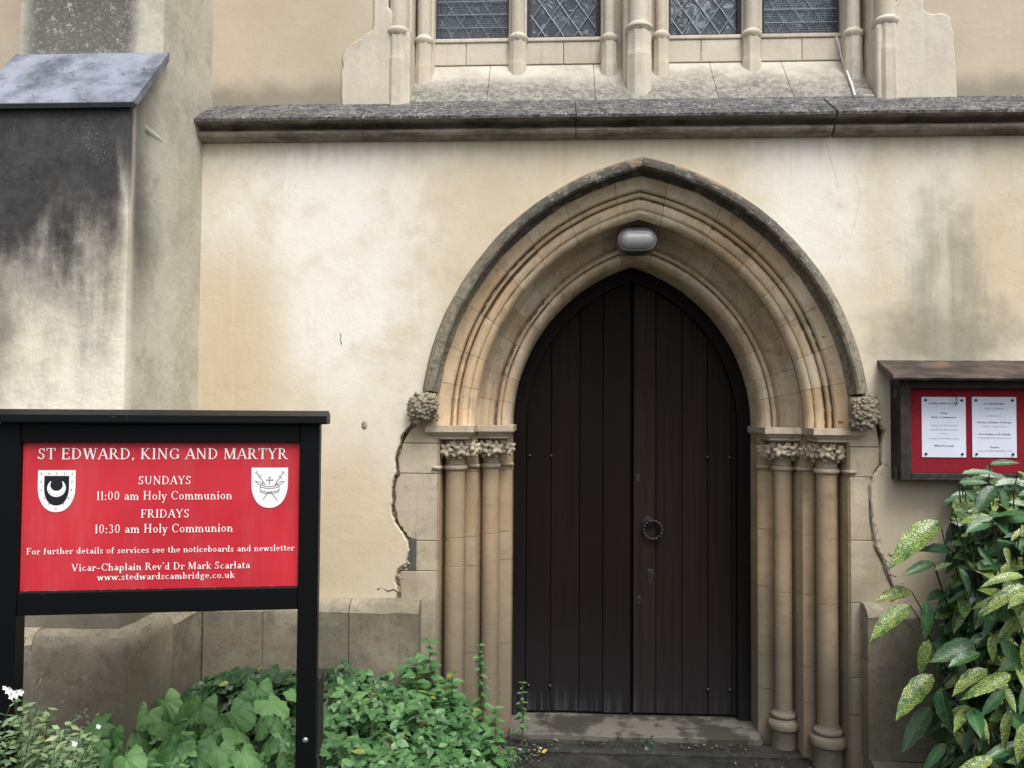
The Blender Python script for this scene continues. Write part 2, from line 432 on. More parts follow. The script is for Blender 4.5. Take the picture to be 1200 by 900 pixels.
def m_red():
    g = Gx('red_sign_face'); n = g.noise(3, 3)
    c = g.mix(g.st(n, .3, .7), (.47, .020, .034), (.57, .030, .046))
    du = g.noise(1, 5, .7, g.scaled(g.pos, 10, 10, 1.5)); c = g.mix(g.st(du, .5, .8)*.12, c, (.5, .3, .28)); sp = g.noise(120, 4, .8); c = g.mix(g.st(sp, .66, .74)*.25, c, (.25, .03, .04))
    return g.done(c, g.st(du, .3, .7)*.25+.3, n, .05, .002, spec=.4)
M['red'] = m_red()
M['white'] = m_simple('white_lettering', (.85, .83, .83), .5, .3, amt=.0)
M['ink'] = m_simple('black_print', (.012, .013, .018), .5, .3, amt=0)
M['graink'] = m_simple('grey_print', (.16, .18, .21), .5, .3, amt=0)
M['paper'] = m_simple('white_paper', (.66, .70, .82), .8, .2, nz=(.58, .62, .74), amt=.4, bs=.05, scale=8)
M['text'] = m_simple('paper_print', (.22, .25, .34), .8, .1, amt=0)
M['boldtext'] = m_simple('paper_bold_print', (.07, .08, .13), .8, .1, amt=0)
M['felt'] = m_simple('red_board_felt', (.235, .016, .028), .8, .1, nz=(.18, .012, .020), amt=.6, bs=.1, scale=60)
M['weatherwood'] = m_simple('weathered_dark_wood', (.022, .019, .017), .7, .3, nz=(.045, .04, .036), amt=.7, bs=.5, scale=25)
def m_roofwood():
    g = Gx('peeling_roof_board')
    n = g.noise(1.0, 6, .65, g.scaled(g.pos, 7, 7, 30)); k = g.noise(5, 4)
    c = g.mix(g.st(n, .4, .62), (.03, .022, .019), (.085, .058, .045))
    c = g.mix(g.st(n*.5+k*.5, .57, .63)*.6, c, (.24, .105, .055)); c = g.mix(g.st(k, .5, .7)*.5, c, (.12, .105, .09))
    return g.done(c, .6, n, .6, .006, spec=.4)
M['roofwood'] = m_roofwood()
def m_glass():
    g = Gx('leaded_glass'); r = g.rnd()
    n = g.noise(16, 3, .6, w=r*20, dist=1.4)
    c = g.mix(r, (.025, .04, .055), (.055, .075, .095))
    c = g.mix(g.st(n, .55, .62)*.75, c, (.22, .27, .32))
    return g.done(c, .2, n, .6, .01, spec=.5)
M['glass'] = m_glass()
M['lead'] = m_simple('lead_came', (.30, .33, .36), .6, .4, .2)
M['meshwire'] = m_simple('window_guard_wire', (.20, .24, .28), .5, .4, .4)
M['darkframe'] = m_simple('window_frame_iron', (.02, .022, .03), .6, .4)
M['steel'] = m_simple('lamp_steel', (.33, .335, .35), .3, .5, .75, nz=(.2, .2, .21), amt=.3, bs=.05)
def m_lampglass():
    g = Gx('lamp_glass'); return g.done((.62, .63, .66), .2, g.noise(90, 1), .15, .002, spec=1.0)
M['lampglass'] = m_lampglass()
def m_leaf(name, c1, c2, c3, rough=.45, spec=.4, stuff=False, dry=0.0, vein=True):
    g = Gx(name); r = g.isl() if stuff else g.rnd()
    c = g.mix(g.st(r, 0, 1), c1, c2)
    c = g.mix(g.st(r, .82, .95)*.7, c, c3)
    c = g.mix(g.st(g.math('FRACT', r*17.3), .985, .99), c, (.20, .22, .05)); c = g.mix(g.st(g.math('FRACT', r*31.7), .982, .987), c, (.09, .065, .035))
    n = g.noise(30, 3)
    c = g.mix(g.st(n, .4, .7)*.35, c, c3)
    bump = n
    if not stuff and vein:
        x, y, z = g.sep(g.obj())
        ax = g.math('ABSOLUTE', x)
        mid = g.st(ax, .022, .008)
        side = g.st(g.math('ABSOLUTE', g.math('FRACT', (y-ax*.9)*5.0)-.5), .07, .02)
        v = g.math('MAXIMUM', mid, side*.5)
        c = g.mix(v*.4, c, tuple(min(1, a*1.8) for a in c2)); bump = n*.3-v*.7
    m = g.done(c, rough, bump, .5, .006, spec=spec)
    tr = g.t.nodes.new('ShaderNodeBsdfTranslucent'); mx = g.t.nodes.new('ShaderNodeMixShader'); mx.inputs[0].default_value = .18
    g.t.links.new(c.k, tr.inputs[0]); out = g.t.nodes['Material Output']
    g.t.links.new(g.p.outputs[0], mx.inputs[1]); g.t.links.new(tr.outputs[0], mx.inputs[2]); g.t.links.new(mx.outputs[0], out.inputs[0])
    return m
M['broad'] = m_leaf('broad_leaf', (.045, .13, .035), (.12, .26, .085), (.18, .33, .13), .5, .35)
M['elder'] = m_leaf('ground_elder_leaf', (.026, .090, .030), (.085, .21, .068), (.15, .29, .11), .42, .4, stuff=True)
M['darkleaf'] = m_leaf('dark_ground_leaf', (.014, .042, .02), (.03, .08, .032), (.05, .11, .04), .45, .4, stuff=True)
M['sprig'] = m_leaf('sprig_leaf', (.05, .14, .04), (.08, .20, .06), (.11, .25, .09), .45, .4)
M['greyleaf'] = m_leaf('grey_green_leaf', (.09, .17, .08), (.18, .28, .13), (.34, .40, .22), .6, .3, stuff=True)
M['flower'] = m_simple('white_petal', (.8, .8, .76), .6, .2, amt=0)
M['dry'] = m_simple('dry_stem', (.30, .28, .19), .8, .2)
M['stem'] = m_simple('green_stem', (.07, .11, .04), .6, .3)
M['bark'] = m_simple('laurel_bark', (.045, .055, .03), .7, .3)
def m_laurel(name, spot, k):
    spot = tuple(a*.95 for a in spot); g = Gx(name); r = g.rnd(); o = g.obj(); x, y, z = g.sep(o)
    ov = g.comb(x+r*13, y+r*7, z)
    base = g.mix(r, (.016, .062, .024), (.036, .120, .036))
    sp = g.st(g.noise(50, 4, .75, ov), .585-k, .62-k)*g.st(g.noise(5, 2, .5, ov), .40-k*1.6, .56-k*1.6)
    sp2 = g.st(g.voro(42, ov), .34, .2)
    s_ = g.math('MAXIMUM', sp, sp2*g.st(g.noise(7, 2, .5, ov), .50-k*2, .60-k*2)*.8)
    c = g.mix(s_, base, spot)
    mid = g.st(g.math('ABSOLUTE', x), .016, .005)
    c = g.mix(mid*.5, c, (.14, .25, .08))
    return g.done(c, .32, g.noise(20, 2, .5, ov)*.5-mid*.5, .5, .008, spec=.5)
M['laurel0'] = m_laurel('spotted_laurel_leaf', (.36, .44, .12), -.01)
M['laurel1'] = m_laurel('spotted_laurel_leaf_yellow', (.62, .66, .16), .055)
M['laurel2'] = m_laurel('spotted_laurel_leaf_dark', (.22, .34, .10), -.05)
def m_ground():
    g = Gx('dark_soil'); n = g.noise(9, 6, .7); f = g.noise(70, 4, .7)
    c = g.mix(g.st(n, .35, .65), (.018, .015, .011), (.045, .038, .028))
    c = g.mix(g.st(g.voro(60), .3, .1)*.4, c, (.11, .10, .08))
    return g.done(c, .95, n+f*.5, 1, .03)
M['soil'] = m_ground()
def m_path():
    g = Gx('wet_paving'); n = g.noise(5, 6, .7); f = g.noise(60, 5, .75)
    c = g.mix(g.st(n, .35, .65), (.014, .015, .013), (.032, .033, .030))
    c = g.mix(g.st(g.noise(13, 5, .75), .56, .66)*.4, c, (.09, .087, .08))
    c = g.mix(g.st(g.voro(60), .22, .1)*.35, c, (.16, .155, .14))
    return g.done(c, g.st(n, .3, .7)*.35+.45, n*.7+f*.5, .9, .02, spec=.35)
M['path'] = m_path()
def m_step():
    g = Gx('worn_step_stone'); n = g.noise(3.2, 5, .6); f = g.noise(50, 4, .7)
    c = g.mix(g.st(n+g.y*.0, .46, .54), (.042, .040, .034), (.13, .122, .108))
    c = g.mix(g.st(f, .5, .7)*.3, c, (.05, .048, .042))
    return g.done(c, .8, n*.5+f*.5, .6, .01, spec=.3)
M['step'] = m_step()

# ------------------------------------------------------------------ ground, soil, path (the setting)
b = MB(); b.add([(-150, -150, -.02), (150, -150, -.02), (150, 150, -.02), (-150, 150, -.02)], [(0, 1, 2, 3)])
b.build('ground', M['path'], kind='structure')
def sheet(name, poly, z, m, n=26, amp=.012):
    xs = [p[0] for p in poly]; ys = [p[1] for p in poly]
    b = MB(); pts = [Vector((x, y, z)) for x, y in poly]
    b.prism([p-Vector((0, 0, .1)) for p in pts], (0, 0, .1)); return b.build(name, m, kind='structure')
def relief(name, x0, x1, y0, y1, zf, m, nx, ny):
    b = MB(); vs = [(x0+(x1-x0)*i/nx, y0+(y1-y0)*j/ny, 0) for j in range(ny+1) for i in range(nx+1)]
    vs = [(x, y, zf(x, y)) for x, y, _ in vs]
    b.add(vs, [(j*(nx+1)+i, j*(nx+1)+i+1, (j+1)*(nx+1)+i+1, (j+1)*(nx+1)+i) for j in range(ny) for i in range(nx)])
    return b.build(name, m, smooth=True, kind='structure', fix=False)
relief('path', -.95, 1.15, -7, .66, lambda x, y: .012+.012*mnoise.noise(Vector((x*3, y*3, 0)))+.004*mnoise.noise(Vector((x*15, y*15, 3))), M['path'], 60, 120)
def soilz(x, y): return .06+.05*mnoise.noise(Vector((x*4, y*4, 1)))+.02*mnoise.noise(Vector((x*14, y*14, 1)))
relief('flower_bed_soil', -4.2, -.60, -1.9, .3, lambda x, y: soilz(x, y)*min(1, max(-.6, (-.62-x)*5)), M['soil'], 80, 50)
relief('shrub_bed_soil', 1.02, 4.0, -1.6, .3, lambda x, y: soilz(x, y)*min(1, max(-.6, (x-1.05)*6)), M['soil'], 60, 40)

# ------------------------------------------------------------------ the church
church = empty('church', (0, .3, 0), 'old church front with cream render, pointed stone doorway, dark oak door and leaded windows above', 'church')
ZS, AC = 1.72, .275                     # springing height, centre offset of the two-centred arch
A_HOOD = 1.12
def arc_pt(a, t, side):
    Rr = a+AC; ph = t*math.acos(AC/Rr)
    x = -AC+Rr*math.cos(ph)
    return (side*x, ZS+Rr*math.sin(ph))
XL, XR = -2.285, 4.2                    # left end at the buttress, right end beyond the frame
XFL = -4.6
# masonry core behind everything, with the door opening
def opening(a, zb, n=16):
    pts = [(-a, zb)] + [arc_pt(a, i/n, -1) for i in range(n+1)] + [arc_pt(a, 1-i/n, 1) for i in range(1, n+1)] + [(a, zb)]
    return pts
core_open = opening(1.07, -.1)
poly = [(XFL, -.1)] + core_open + [(XR, -.1), (XR, 3.25), (XFL, 3.25)]
b = MB(); b.prism([(x, .05, z) for x, z in poly], (0, .75, 0))
wall = b.build('wall', M['mortar'], church)
b = MB().box(-4.6, -1.34, .14, .8, 3.25, 5.6).box(1.34, XR, .14, .8, 3.25, 5.6).box(-1.34, 1.34, .5, .8, 3.25, 3.9).box(-1.34, 1.34, .5, .8, 4.75, 5.6)
b.build('wall', M['mortar'], church)
# jagged boundary of the render beside the doorway (photo coordinates on the wall plane)
crackL = [(494, 486), (488, 492), (480, 500), (470, 512), (467, 525), (463, 540), (465, 552), (460, 565), (459, 580), (459, 597), (463, 612), (470, 622), (477, 632), (480, 645), (476, 660), (466, 668), (463, 680), (467, 694), (462, 706)]
crackR = [(1022, 486), (1029, 494), (1036, 508), (1033, 525), (1033, 545), (1024, 556), (1020, 570), (1021, 600), (1023, 622), (1026, 640), (1034, 655), (1040, 672), (1047, 688), (1052, 700), (1040, 712)]
cl = [P(u, v, 0) for u, v in crackL]; crr = [P(u, v, 0) for u, v in crackR]
def jit(pts, n=4, amp=.004):
    out = []
    for i in range(len(pts)-1):
        for k in range(n):
            t = k/n; x = pts[i][0]*(1-t)+pts[i+1][0]*t; z = pts[i][1]*(1-t)+pts[i+1][1]*t
            if k: x += random.uniform(-amp, amp); z += random.uniform(-amp, amp)
            out.append((x, z))
    out.append(tuple(pts[-1])); return out
jl = jit([(p.x, p.z) for p in cl]); jr = jit([(p.x, p.z) for p in crr])
arcL = [arc_pt(1.095, i/20, -1) for i in range(2, 21)]; arcR = [arc_pt(1.095, i/20, 1) for i in range(19, 1, -1)]
lower = [(XL-.02, .6), (-1.5, .6)] + [(jl[-1][0], .78)] + jl[::-1] + arcL + arcR + jr + [(jr[-1][0], .78), (1.25, .6), (XR, .6), (XR, 3.20), (XL-.02, 3.20)]
MB().plate(lower, -.012, .05, .006).build('render_coat', M['stucco'], church, label='cream limewashed render around the doorway, patchy white and ochre')
# a further strip of the lower wall left of the buttress
MB().box(-4.6, -3.0, 0, .05, -.1, 3.25).build('render_coat', M['stucco'], church)
# broken mortar showing in the wide crack on both sides of the doorway
def ribbon(pts, w0, w1, y, th, m, name, nz=.3):
    b = MB(); L = []; Rr = []
    for i, (x, z) in enumerate(pts):
        w = w0+(w1-w0)*(.5+.5*math.sin(i*1.7))*random.uniform(.4, 1)
        a = pts[max(i-1, 0)]; c = pts[min(i+1, len(pts)-1)]
        d = Vector((c[0]-a[0], c[1]-a[1])).normalized(); nn = Vector((-d.y, d.x))
        L.append((x+nn.x*w, z+nn.y*w)); Rr.append((x-nn.x*w*.8, z-nn.y*w*.8))
    vs = []
    for i in range(len(pts)):
        yo = y+random.uniform(-.004, .004)
        vs += [(L[i][0], y+th, L[i][1]), (pts[i][0], yo, pts[i][1]), (Rr[i][0], y+th, Rr[i][1])]
    fs = []
    for i in range(len(pts)-1):
        fs += [(3*i, 3*i+1, 3*i+4, 3*i+3), (3*i+1, 3*i+2, 3*i+5, 3*i+4)]
    b.add(vs, fs); return b.build(name, m, church, fix=False)
# crack: the render is broken back to show dark joint and crumbling mortar
def rough_strip(pts, wl, wr, y, m, name, seed):
    """flat broken surface of uneven width with a lumpy face"""
    q = random.Random(seed); b = MB(); vs = []; nc = 6
    for i, (x, z) in enumerate(pts):
        l = wl(i/len(pts))*(.45+1.1*abs(mnoise.noise(Vector((i*.45, seed, 0))))*2)+q.uniform(0, .002); r = wr(i/len(pts))*(.45+1.1*abs(mnoise.noise(Vector((i*.37, seed+5, 0))))*2)+q.uniform(0, .002)
        for j in range(nc):
            t = j/(nc-1); yy = y+.022 if j in (0, nc-1) else y+.014*q.random()
            vs.append((x-l+(l+r)*t, yy, z+q.uniform(-.003, .003)))
    b.add(vs, [(i*nc+j, i*nc+j+1, (i+1)*nc+j+1, (i+1)*nc+j) for i in range(len(pts)-1) for j in range(nc-1)])
    return b.build(name, M[m], church, auto=50)
gapL = jit([(p.x, p.z) for p in cl], 6, .003)
gapR = jit([(p.x, p.z) for p in crr], 6, .003)
rough_strip(gapL, lambda t: .006+.008*math.sin(t*17)**2, lambda t: .010+.010*math.sin(t*11)**2, -.004, 'brownmortar', 'broken_mortar', 1)
ribbon([(x+.016+.012*mnoise.noise(Vector((i*.3, 0, 0))), z) for i, (x, z) in enumerate(gapL)], .002, .005, -.005, .008, M['crackdark'], 'crack')
rough_strip([(x+.004, z) for x, z in gapL[72:]], lambda t: .018*math.sin(t*3.1)+.004, lambda t: .018*math.sin(t*3.1)+.003, -.009, 'palemortar', 'broken_mortar', 2)
ribbon([(x-.010, z) for x, z in gapR], .001, .003, -.002, .006, M['crackdark'], 'crack')
rough_strip([(x-.004, z) for x, z in gapR[4:]], lambda t: .002, lambda t: .05+.09*math.sin(t*3.1), -.0135, 'tanmortar', 'broken_mortar', 3)
rough_strip([(x+.002, z) for x, z in gapR[44:76]], lambda t: .002, lambda t: .02+.03*math.sin(t*3.1), -.0165, 'palemortar', 'broken_mortar', 4)
hp = [P(468, 695, 0), P(462, 690, 0), P(455, 692, 0), P(448, 688, 0), P(443, 690, 0)]
ribbon([(p.x, p.z) for p in hp], .003, .008, -.014, .004, M['crackdark'], 'crack')
# hairline cracks
def hair(px, w=.0016, m='crackdark'):
    pts = jit([(P(u, v, 0).x, P(u, v, 0).z) for u, v in px], 4, .004)
    b = MB(); b.tube([(x, -.0117, z) for x, z in pts], [w*random.uniform(.4, 1.1) for _ in pts], 4); b.build('hairline_crack', M[m], church)
M['hair'] = m_simple('hairline', (.42, .34, .24), .9, .1, amt=0)
hair([(968, 170), (972, 186), (978, 203), (981, 220)], .0013, 'hair')
hair([(1001, 205), (1007, 228), (1003, 255), (998, 272), (988, 292), (979, 312)], .0013, 'hair')
hair([(663, 165), (665, 185), (661, 205)], .0014, 'hair')
hair([(399, 390), (401, 404)], .003)
# repair plug in the render
b = MB(); q = P(427, 498, -.012)
b.lathe([(.018, 0), (.015, .004), (.009, .007), (.0, .008)], 0, 0, 7, cap=False)
b.v = [Vector((q.x+v.x*.9, q.y-v.z, q.z+v.y*1.35)) for v in b.v]
b.build('repair_plug', M['palemortar'], church)

# upper wall set back behind the string course
pl = [(400.7, 121), (400, 90), (402, 80), (401, 68), (405, 58), (412, 52), (420, 47), (429, 40), (437, 35), (438, 14), (438, 0)]
pr = [(1121, 113), (1121, 88), (1118, 60), (1117, 40), (1114, 22), (1108, 17), (1101, 16), (1090, 17), (1083, 13), (1081, 0)]
ql = [(P(u, v, .1).x, P(u, v, .1).z) for u, v in pl]; qr = [(P(u, v, .1).x, P(u, v, .1).z) for u, v in pr]
ql = jit(ql, 3, .003); qr = jit(qr, 3, .003)
MB().plate([(XL-.04, 3.3), (ql[0][0], 3.3)] + ql + [(ql[-1][0], 5.6), (XL-.04, 5.6)], .1, .14, .004).build('render_coat', M['stucco_up'], church, label='smooth tan render beside the upper window')
MB().plate([(qr[0][0], 3.3), (XR, 3.3), (XR, 5.6), (qr[-1][0], 5.6)] + qr[::-1], .1, .14, .004).build('render_coat', M['stucco_up'], church)
MB().box(-4.6, -3.0, .1, .14, 3.25, 5.6).build('render_coat', M['stucco_up'], church)
# raised dressed stone patches either side of the window
MB().plate(ql + [(ql[-1][0], 5.6), (-1.335, 5.6), (-1.335, 3.95), (-1.215, 3.80), (-1.215, 3.3), (ql[0][0], 3.3)], .088, .3, .008).build('window_dressing', M['window'], church)
MB().plate([(x, z) for x, z in qr] + [(qr[-1][0], 5.6), (1.335, 5.6), (1.335, 3.95), (1.215, 3.80), (1.215, 3.3), (qr[0][0], 3.3)], .088, .3, .008).build('window_dressing', M['window'], church)

# string course in long stones
prof = [(.12, 3.445), (-.115, 3.288), (-.124, 3.280), (-.122, 3.268), (-.10, 3.264), (-.055, 3.262), (-.03, 3.250), (-.034, 3.240), (-.060, 3.236), (-.076, 3.226), (-.079, 3.214), (-.072, 3.202), (-.05, 3.193), (-.02, 3.187), (.04, 3.187), (.12, 3.2)]
js = [XL-.02, X(425, 150, -.08), X(675, 150, -.08), X(979, 150, -.08), 2.3, 3.2, XR]
for i in range(len(js)-1):
    b = MB(); x0, x1 = js[i]+.002, js[i+1]-(.009 if i == 2 else .0025); n = max(4, int((x1-x0)/.035)); vs = []
    for k in range(n+1):
        x = x0+(x1-x0)*k/n
        for (y, z) in prof:
            e = .006*mnoise.noise(Vector((x*16, z*9, 5)))+.004*mnoise.noise(Vector((x*50, z*20, 5)))
            vs.append((x, y+(e if y < .05 else 0), z+(e*1.0 if -.12 < y < .05 and z > 3.22 else 0)))
    m = len(prof)
    fs = [(k*m+j, k*m+j+1, (k+1)*m+j+1, (k+1)*m+j) for k in range(n) for j in range(m-1)]
    fs += [tuple(range(m)), tuple(n*m+j for j in range(m))]
    b.add(vs, fs); b.build('string_course', M['string'], church, auto=35)

# ---------------- window over the string course
win_z0, win_top = 3.90, 4.80
lights = [(-1.112, -.713), (-.597, -.198), (.190, .582), (.708, 1.116)]
# sloping sill in stones
sj = [-1.215, X(572, 100, .2), X(697, 100, .2), X(838, 100, .2), X(925, 100, .2), 1.215]
for i in range(5):
    x0, x1 = sj[i]+.0015, sj[i+1]-.0015; b = MB(); n = 10; vs = []
    for k in range(n+1):
        x = x0+(x1-x0)*k/n
        for (y, z) in ((.5, 3.735), (.36, 3.735), (.29, 3.65), (.22, 3.57), (.15, 3.49), (.105, 3.44), (.105, 3.35), (.5, 3.35)):
            e = .006*mnoise.noise(Vector((x*14, z*14, 2))) if y < .35 else 0
            vs.append((x, y+e, z))
    fs = [(k*8+j, k*8+(j+1) % 8, (k+1)*8+(j+1) % 8, (k+1)*8+j) for k in range(n) for j in range(8)]
    fs += [tuple(range(8)), tuple(n*8+j for j in range(8))]
    b.add(vs, fs); b.build('sill_stone', M['sill'], church, auto=40)
for li, (x0, x1) in enumerate(lights):
    mid = x0+(x1-x0)*(.42, .5, .44, .50)[li]
    for a, c in ((x0-.02, mid-.0015), (mid+.0015, x1+.02)):
        MB().box(a, c, .352, .5, 3.737, 3.862, .003).build('sill_block', M['window'], church)
    MB().box(x0-.02, x1+.02, .345, .5, 3.864, 3.886, .004).build('sill_fillet', M['window'], church)
# mullions, central pier, jambs
def stonebox(x0, x1, y0, z0=3.70, z1=5.6, c=.012, y1=.52):
    MB().box(x0, x1, y0, y1, z0, z1, c).build('mullion', M['window'], church)
stonebox(-.706, -.604, .36); stonebox(.589, .701, .36)
stonebox(-.190, .183, .33, 3.6); stonebox(-.075, .075, .22, 3.5, y1=.325)
stonebox(-1.215, -1.119, .30, 3.6); stonebox(1.123, 1.215, .30, 3.6)
stonebox(-1.335, -1.218, .16, 3.8); stonebox(1.218, 1.335, .16, 3.8)
def wshaft(x, y, r, z_ring, z_bot, rb):
    b = MB(); b.lathe([(r, z_ring+.01), (r, 5.6)], x, y, 20)
    o = b.build('window_shaft', M['window'], church, auto=40)
    MB().lathe([(r, z_ring+.03), (rb*.92, z_ring+.022), (rb*1.12, z_ring+.012), (rb*1.15, z_ring), (rb*1.05, z_ring-.01), (rb, z_ring-.016)], x, y, 20).build('ring', M['window'], o, auto=40)
    MB().lathe([(rb, z_ring-.016), (rb*.98, z_ring-.10), (rb*1.0, z_ring-.125), (rb*1.06, z_ring-.15), (rb*1.06, z_bot)], x, y, 8, off=22.5).build('base', M['window'], o)
zr = lambda u, v, y: Z(u, v, y)
wshaft(X(607, 20, .33), .34, .038, zr(607, 43, .3), 3.60, .050)
wshaft(X(881, 20, .33), .34, .038, zr(881, 38, .3), 3.60, .050)
wshaft(0.005, .20, .052, zr(747, 31, .16), 3.42, .066)
wshaft(X(714, 20, .3), .31, .030, zr(714, 44, .28), 3.60, .043)
wshaft(X(775, 20, .3), .31, .030, zr(775, 41, .28), 3.60, .043)
wshaft(X(497, 20, .26), .27, .037, zr(497, 47, .24), 3.50, .047)
wshaft(X(1000, 20, .26), .27, .037, zr(1000, 38, .24), 3.50, .047)
wshaft(X(468, 20, .14), .13, .050, zr(468, 38, .1), 3.40, .060)
wshaft(X(1037, 20, .14), .13, .050, zr(1037, 25, .1), 3.40, .060)
# glazing: diamond quarries, lead cames, wire guards on the outer two
def clip_poly(poly, x0, x1, z0, z1):
    def cl(p, f, g):
        out = []
        for i in range(len(p)):
            a, b = p[i], p[(i+1) % len(p)]; fa, fb = f(a), f(b)
            if fa >= 0: out.append(a)
            if (fa >= 0) != (fb >= 0):
                t = fa/(fa-fb); out.append((a[0]+(b[0]-a[0])*t, a[1]+(b[1]-a[1])*t))
        return out
    for f in (lambda p: p[0]-x0, lambda p: x1-p[0], lambda p: p[1]-z0, lambda p: z1-p[1]):
        poly = cl(poly, f, None)
        if len(poly) < 3: return None
    return poly
for li, (x0, x1) in enumerate(lights):
    fr = MB(); t = .012
    fr.box(x0-.006, x0+t, .385, .44, win_z0-.02, win_top); fr.box(x1-t, x1+.006, .385, .44, win_z0-.02, win_top)
    fr.box(x0+t, x1-t, .385, .44, win_z0-.02, win_z0+.008); fr.box(x0+t, x1-t, .385, .44, win_top-.02, win_top)
    win = fr.build('window', M['darkframe'], church)
    win['label'] = ('leaded window light behind a wire guard, far left', 'leaded window light with clear diamonds, left of the central shaft', 'leaded window light with clear diamonds, right of the central shaft', 'leaded window light behind a wire guard, far right')[li]
    gx0, gx1, gz0, gz1 = x0+.004, x1-.004, win_z0, win_top-.01
    px, pz = .104, .150; cms = MB(); rest = MB()
    ncol = int((gx1-gx0)/px)+3; nrow = int((gz1-gz0)/pz)+3; rr = random.Random(li)
    for i in range(-1, 2*ncol):
        for j in range(-1, 2*nrow):
            if (i+j) % 2: continue
            cx = gx0+i*px/2+.02; cz = gz0+j*pz/2+(.03, .05, .02, .0)[li]; hw, hh = px/2-.002, pz/2-.003
            pg = clip_poly([(cx-hw, cz), (cx, cz-hh), (cx+hw, cz), (cx, cz+hh)], gx0, gx1, gz0, gz1)
            if not pg or len(pg) < 3: continue
            tx, tz = rr.uniform(-.05, .05), rr.uniform(-.06, .06)
            front = [(x, .415+(x-cx)*tx+(z-cz)*tz, z) for x, z in pg]
            tgt = MB() if cz < 4.35 else rest
            tgt.prism(front, (0, .004, 0))
            if tgt is not rest: tgt.build('pane', M['glass'], win)
    rest.build('pane', M['glass'], win, kind='stuff')
    for s_ in (-1, 1):
        for k in range(-2*nrow, 2*ncol+2*nrow):
            # diagonal came lines clipped to the light
            xa = gx0+.02+k*px/1.0 + (px/2 if True else 0); zb = gz0+(.03, .05, .02, .0)[li]
            pts = []
            for i in range(81):
                z = gz0+(gz1-gz0)*i/80; x = xa+s_*(z-zb)*px/pz
                if gx0 <= x <= gx1: pts.append((x, .409, z))
            if len(pts) > 1: cms.tube([pts[0], pts[-1]], .0033, 4)
    cms.build('came', M['lead'], win)
    if li in (0, 3):
        gm = MB(); n = 40
        for k in range(n+1):
            x = gx0+(gx1-gx0)*k/n; gm.tube([(x, .372, gz0), (x, .372, gz1)], .0011, 4)
        for k in range(75):
            z = gz0+(gz1-gz0)*k/75; gm.tube([(gx0, .374, z), (gx1, .374, z)], .0009, 4)
        gm.build('window_guard', M['meshwire'], win, kind='stuff')
        gb = MB()
        for k in range(8):
            z = gz0+.055+k*.075; gb.tube([(gx0, .366, z), (gx1, .366, z)], .0028, 5)
        gb.build('guard_bar', M['meshwire'], win)
# thin white cable running down the sill on the right
pts = []
for u, v in ((980, 43), (984, 56), (987, 70), (992, 82), (998, 98), (1002, 112)):
    Yc = .33
    for _ in range(30):
        zc = P(u, v, Yc).z
        if zc > 3.74: Yc = .337; break
        Yc += .5*((zc-3.44)/1.157+.105-.022-Yc)
    pts.append(P(u, v, Yc))
MB().tube(pts, .0045, 6).build('cable', M['white'], church)

# ---------------- buttress
BX0, BX1 = -2.99, -2.285
b = MB()
b.box(BX0, BX1, -.75, .2, .8, 3.14)
b.prism([(BX0+.001, -.749, 3.139), (BX0+.001, -.45, 3.46), (BX0+.001, .2, 3.46), (BX0+.001, .2, 3.139)], (BX1-BX0-.002, 0, 0))
b.box(BX0, BX1-.005, -.45, .2, 3.44, 5.6)
but = b.build('buttress', M['butt'], church, label='buttress at the left with a sooty black stain below its sloping cap')
b = MB()
slab = [(-.772, 3.100), (-.775, 3.120), (-.445, 3.485), (-.445, 3.44), (-.748, 3.105)]
b.prism([(BX0-.02, y, z) for y, z in slab], (BX1-BX0+.042, 0, 0)); b.build('weathering_slab', M['slab'], but)
# ridge of mortar on the side of the buttress where the old slope died away
b = MB(); b.tube([P(164, 150, -.62)+Vector((.01, 0, 0)), P(185, 165, -.45), P(210, 182, -.22), P(232, 196, -.03)], [.024, .025, .024, .014], 8)
for v in b.v: v.x = max(min(v.x, BX1+.022), BX1-.02)
b.build('mortar_fillet', M['butt'], but, smooth=True)
# buttress plinth stones (front and side) with chamfered top
def plinth_x(x0, x1, yf, z1, base=-.1, drop=.055, name='plinth_stone', parent=church, back=.0, m='plinth', n=8):
    """stone with weathered chamfer on the front, running along X"""
    prof = [(back, z1), (yf+.055, z1), (yf+.02, z1-.02), (yf, z1-drop), (yf+.004, z1-drop-.03), (yf+.004, base), (back, base)]
    b = MB(); vs = []
    for k in range(n+1):
        x = x0+(x1-x0)*k/n
        for y, z in prof:
            e = .008*mnoise.noise(Vector((x*11, z*11, 8))) if y < back else 0
            vs.append((x, y+e, z+(e if z > base+.1 and y < back else 0)))
    m_ = len(prof)
    fs = [(k*m_+j, k*m_+(j+1) % m_, (k+1)*m_+(j+1) % m_, (k+1)*m_+j) for k in range(n) for j in range(m_)]
    fs += [tuple(range(m_)), tuple(n*m_+j for j in range(m_))]
    b.add(vs, fs); return b.build(name, M[m], parent, auto=35)
plinth_x(-3.05, -2.62, -.83, .86, parent=but, back=-.60)
b = MB(); lv_ = [(0, -.1), (0, .775), (0, .805), (.018, .842), (.05, .858)]; vs = []; nn = 10
for (ins_, z) in lv_:
    loop = [(-2.616, -.60)]+[(-2.616+( -2.213-ins_+2.616)*i/nn, -.83+ins_) for i in range(nn+1)]+[(-2.213-ins_, -.83+ins_+(.43-ins_)*i/nn) for i in range(1, nn+1)]+[(-2.30, -.40), (-2.30, -.60)]
    for x, y in loop:
        e = .008*mnoise.noise(Vector((x*11, y*11, z*11)))
        vs.append((x+(e if x > -2.3 else 0), y+(e if y < -.62 else 0), z+(e if z > .7 else 0)))
nl = len(loop)
fs = [(k*nl+i, k*nl+(i+1) % nl, (k+1)*nl+(i+1) % nl, (k+1)*nl+i) for k in range(len(lv_)-1) for i in range(nl)]
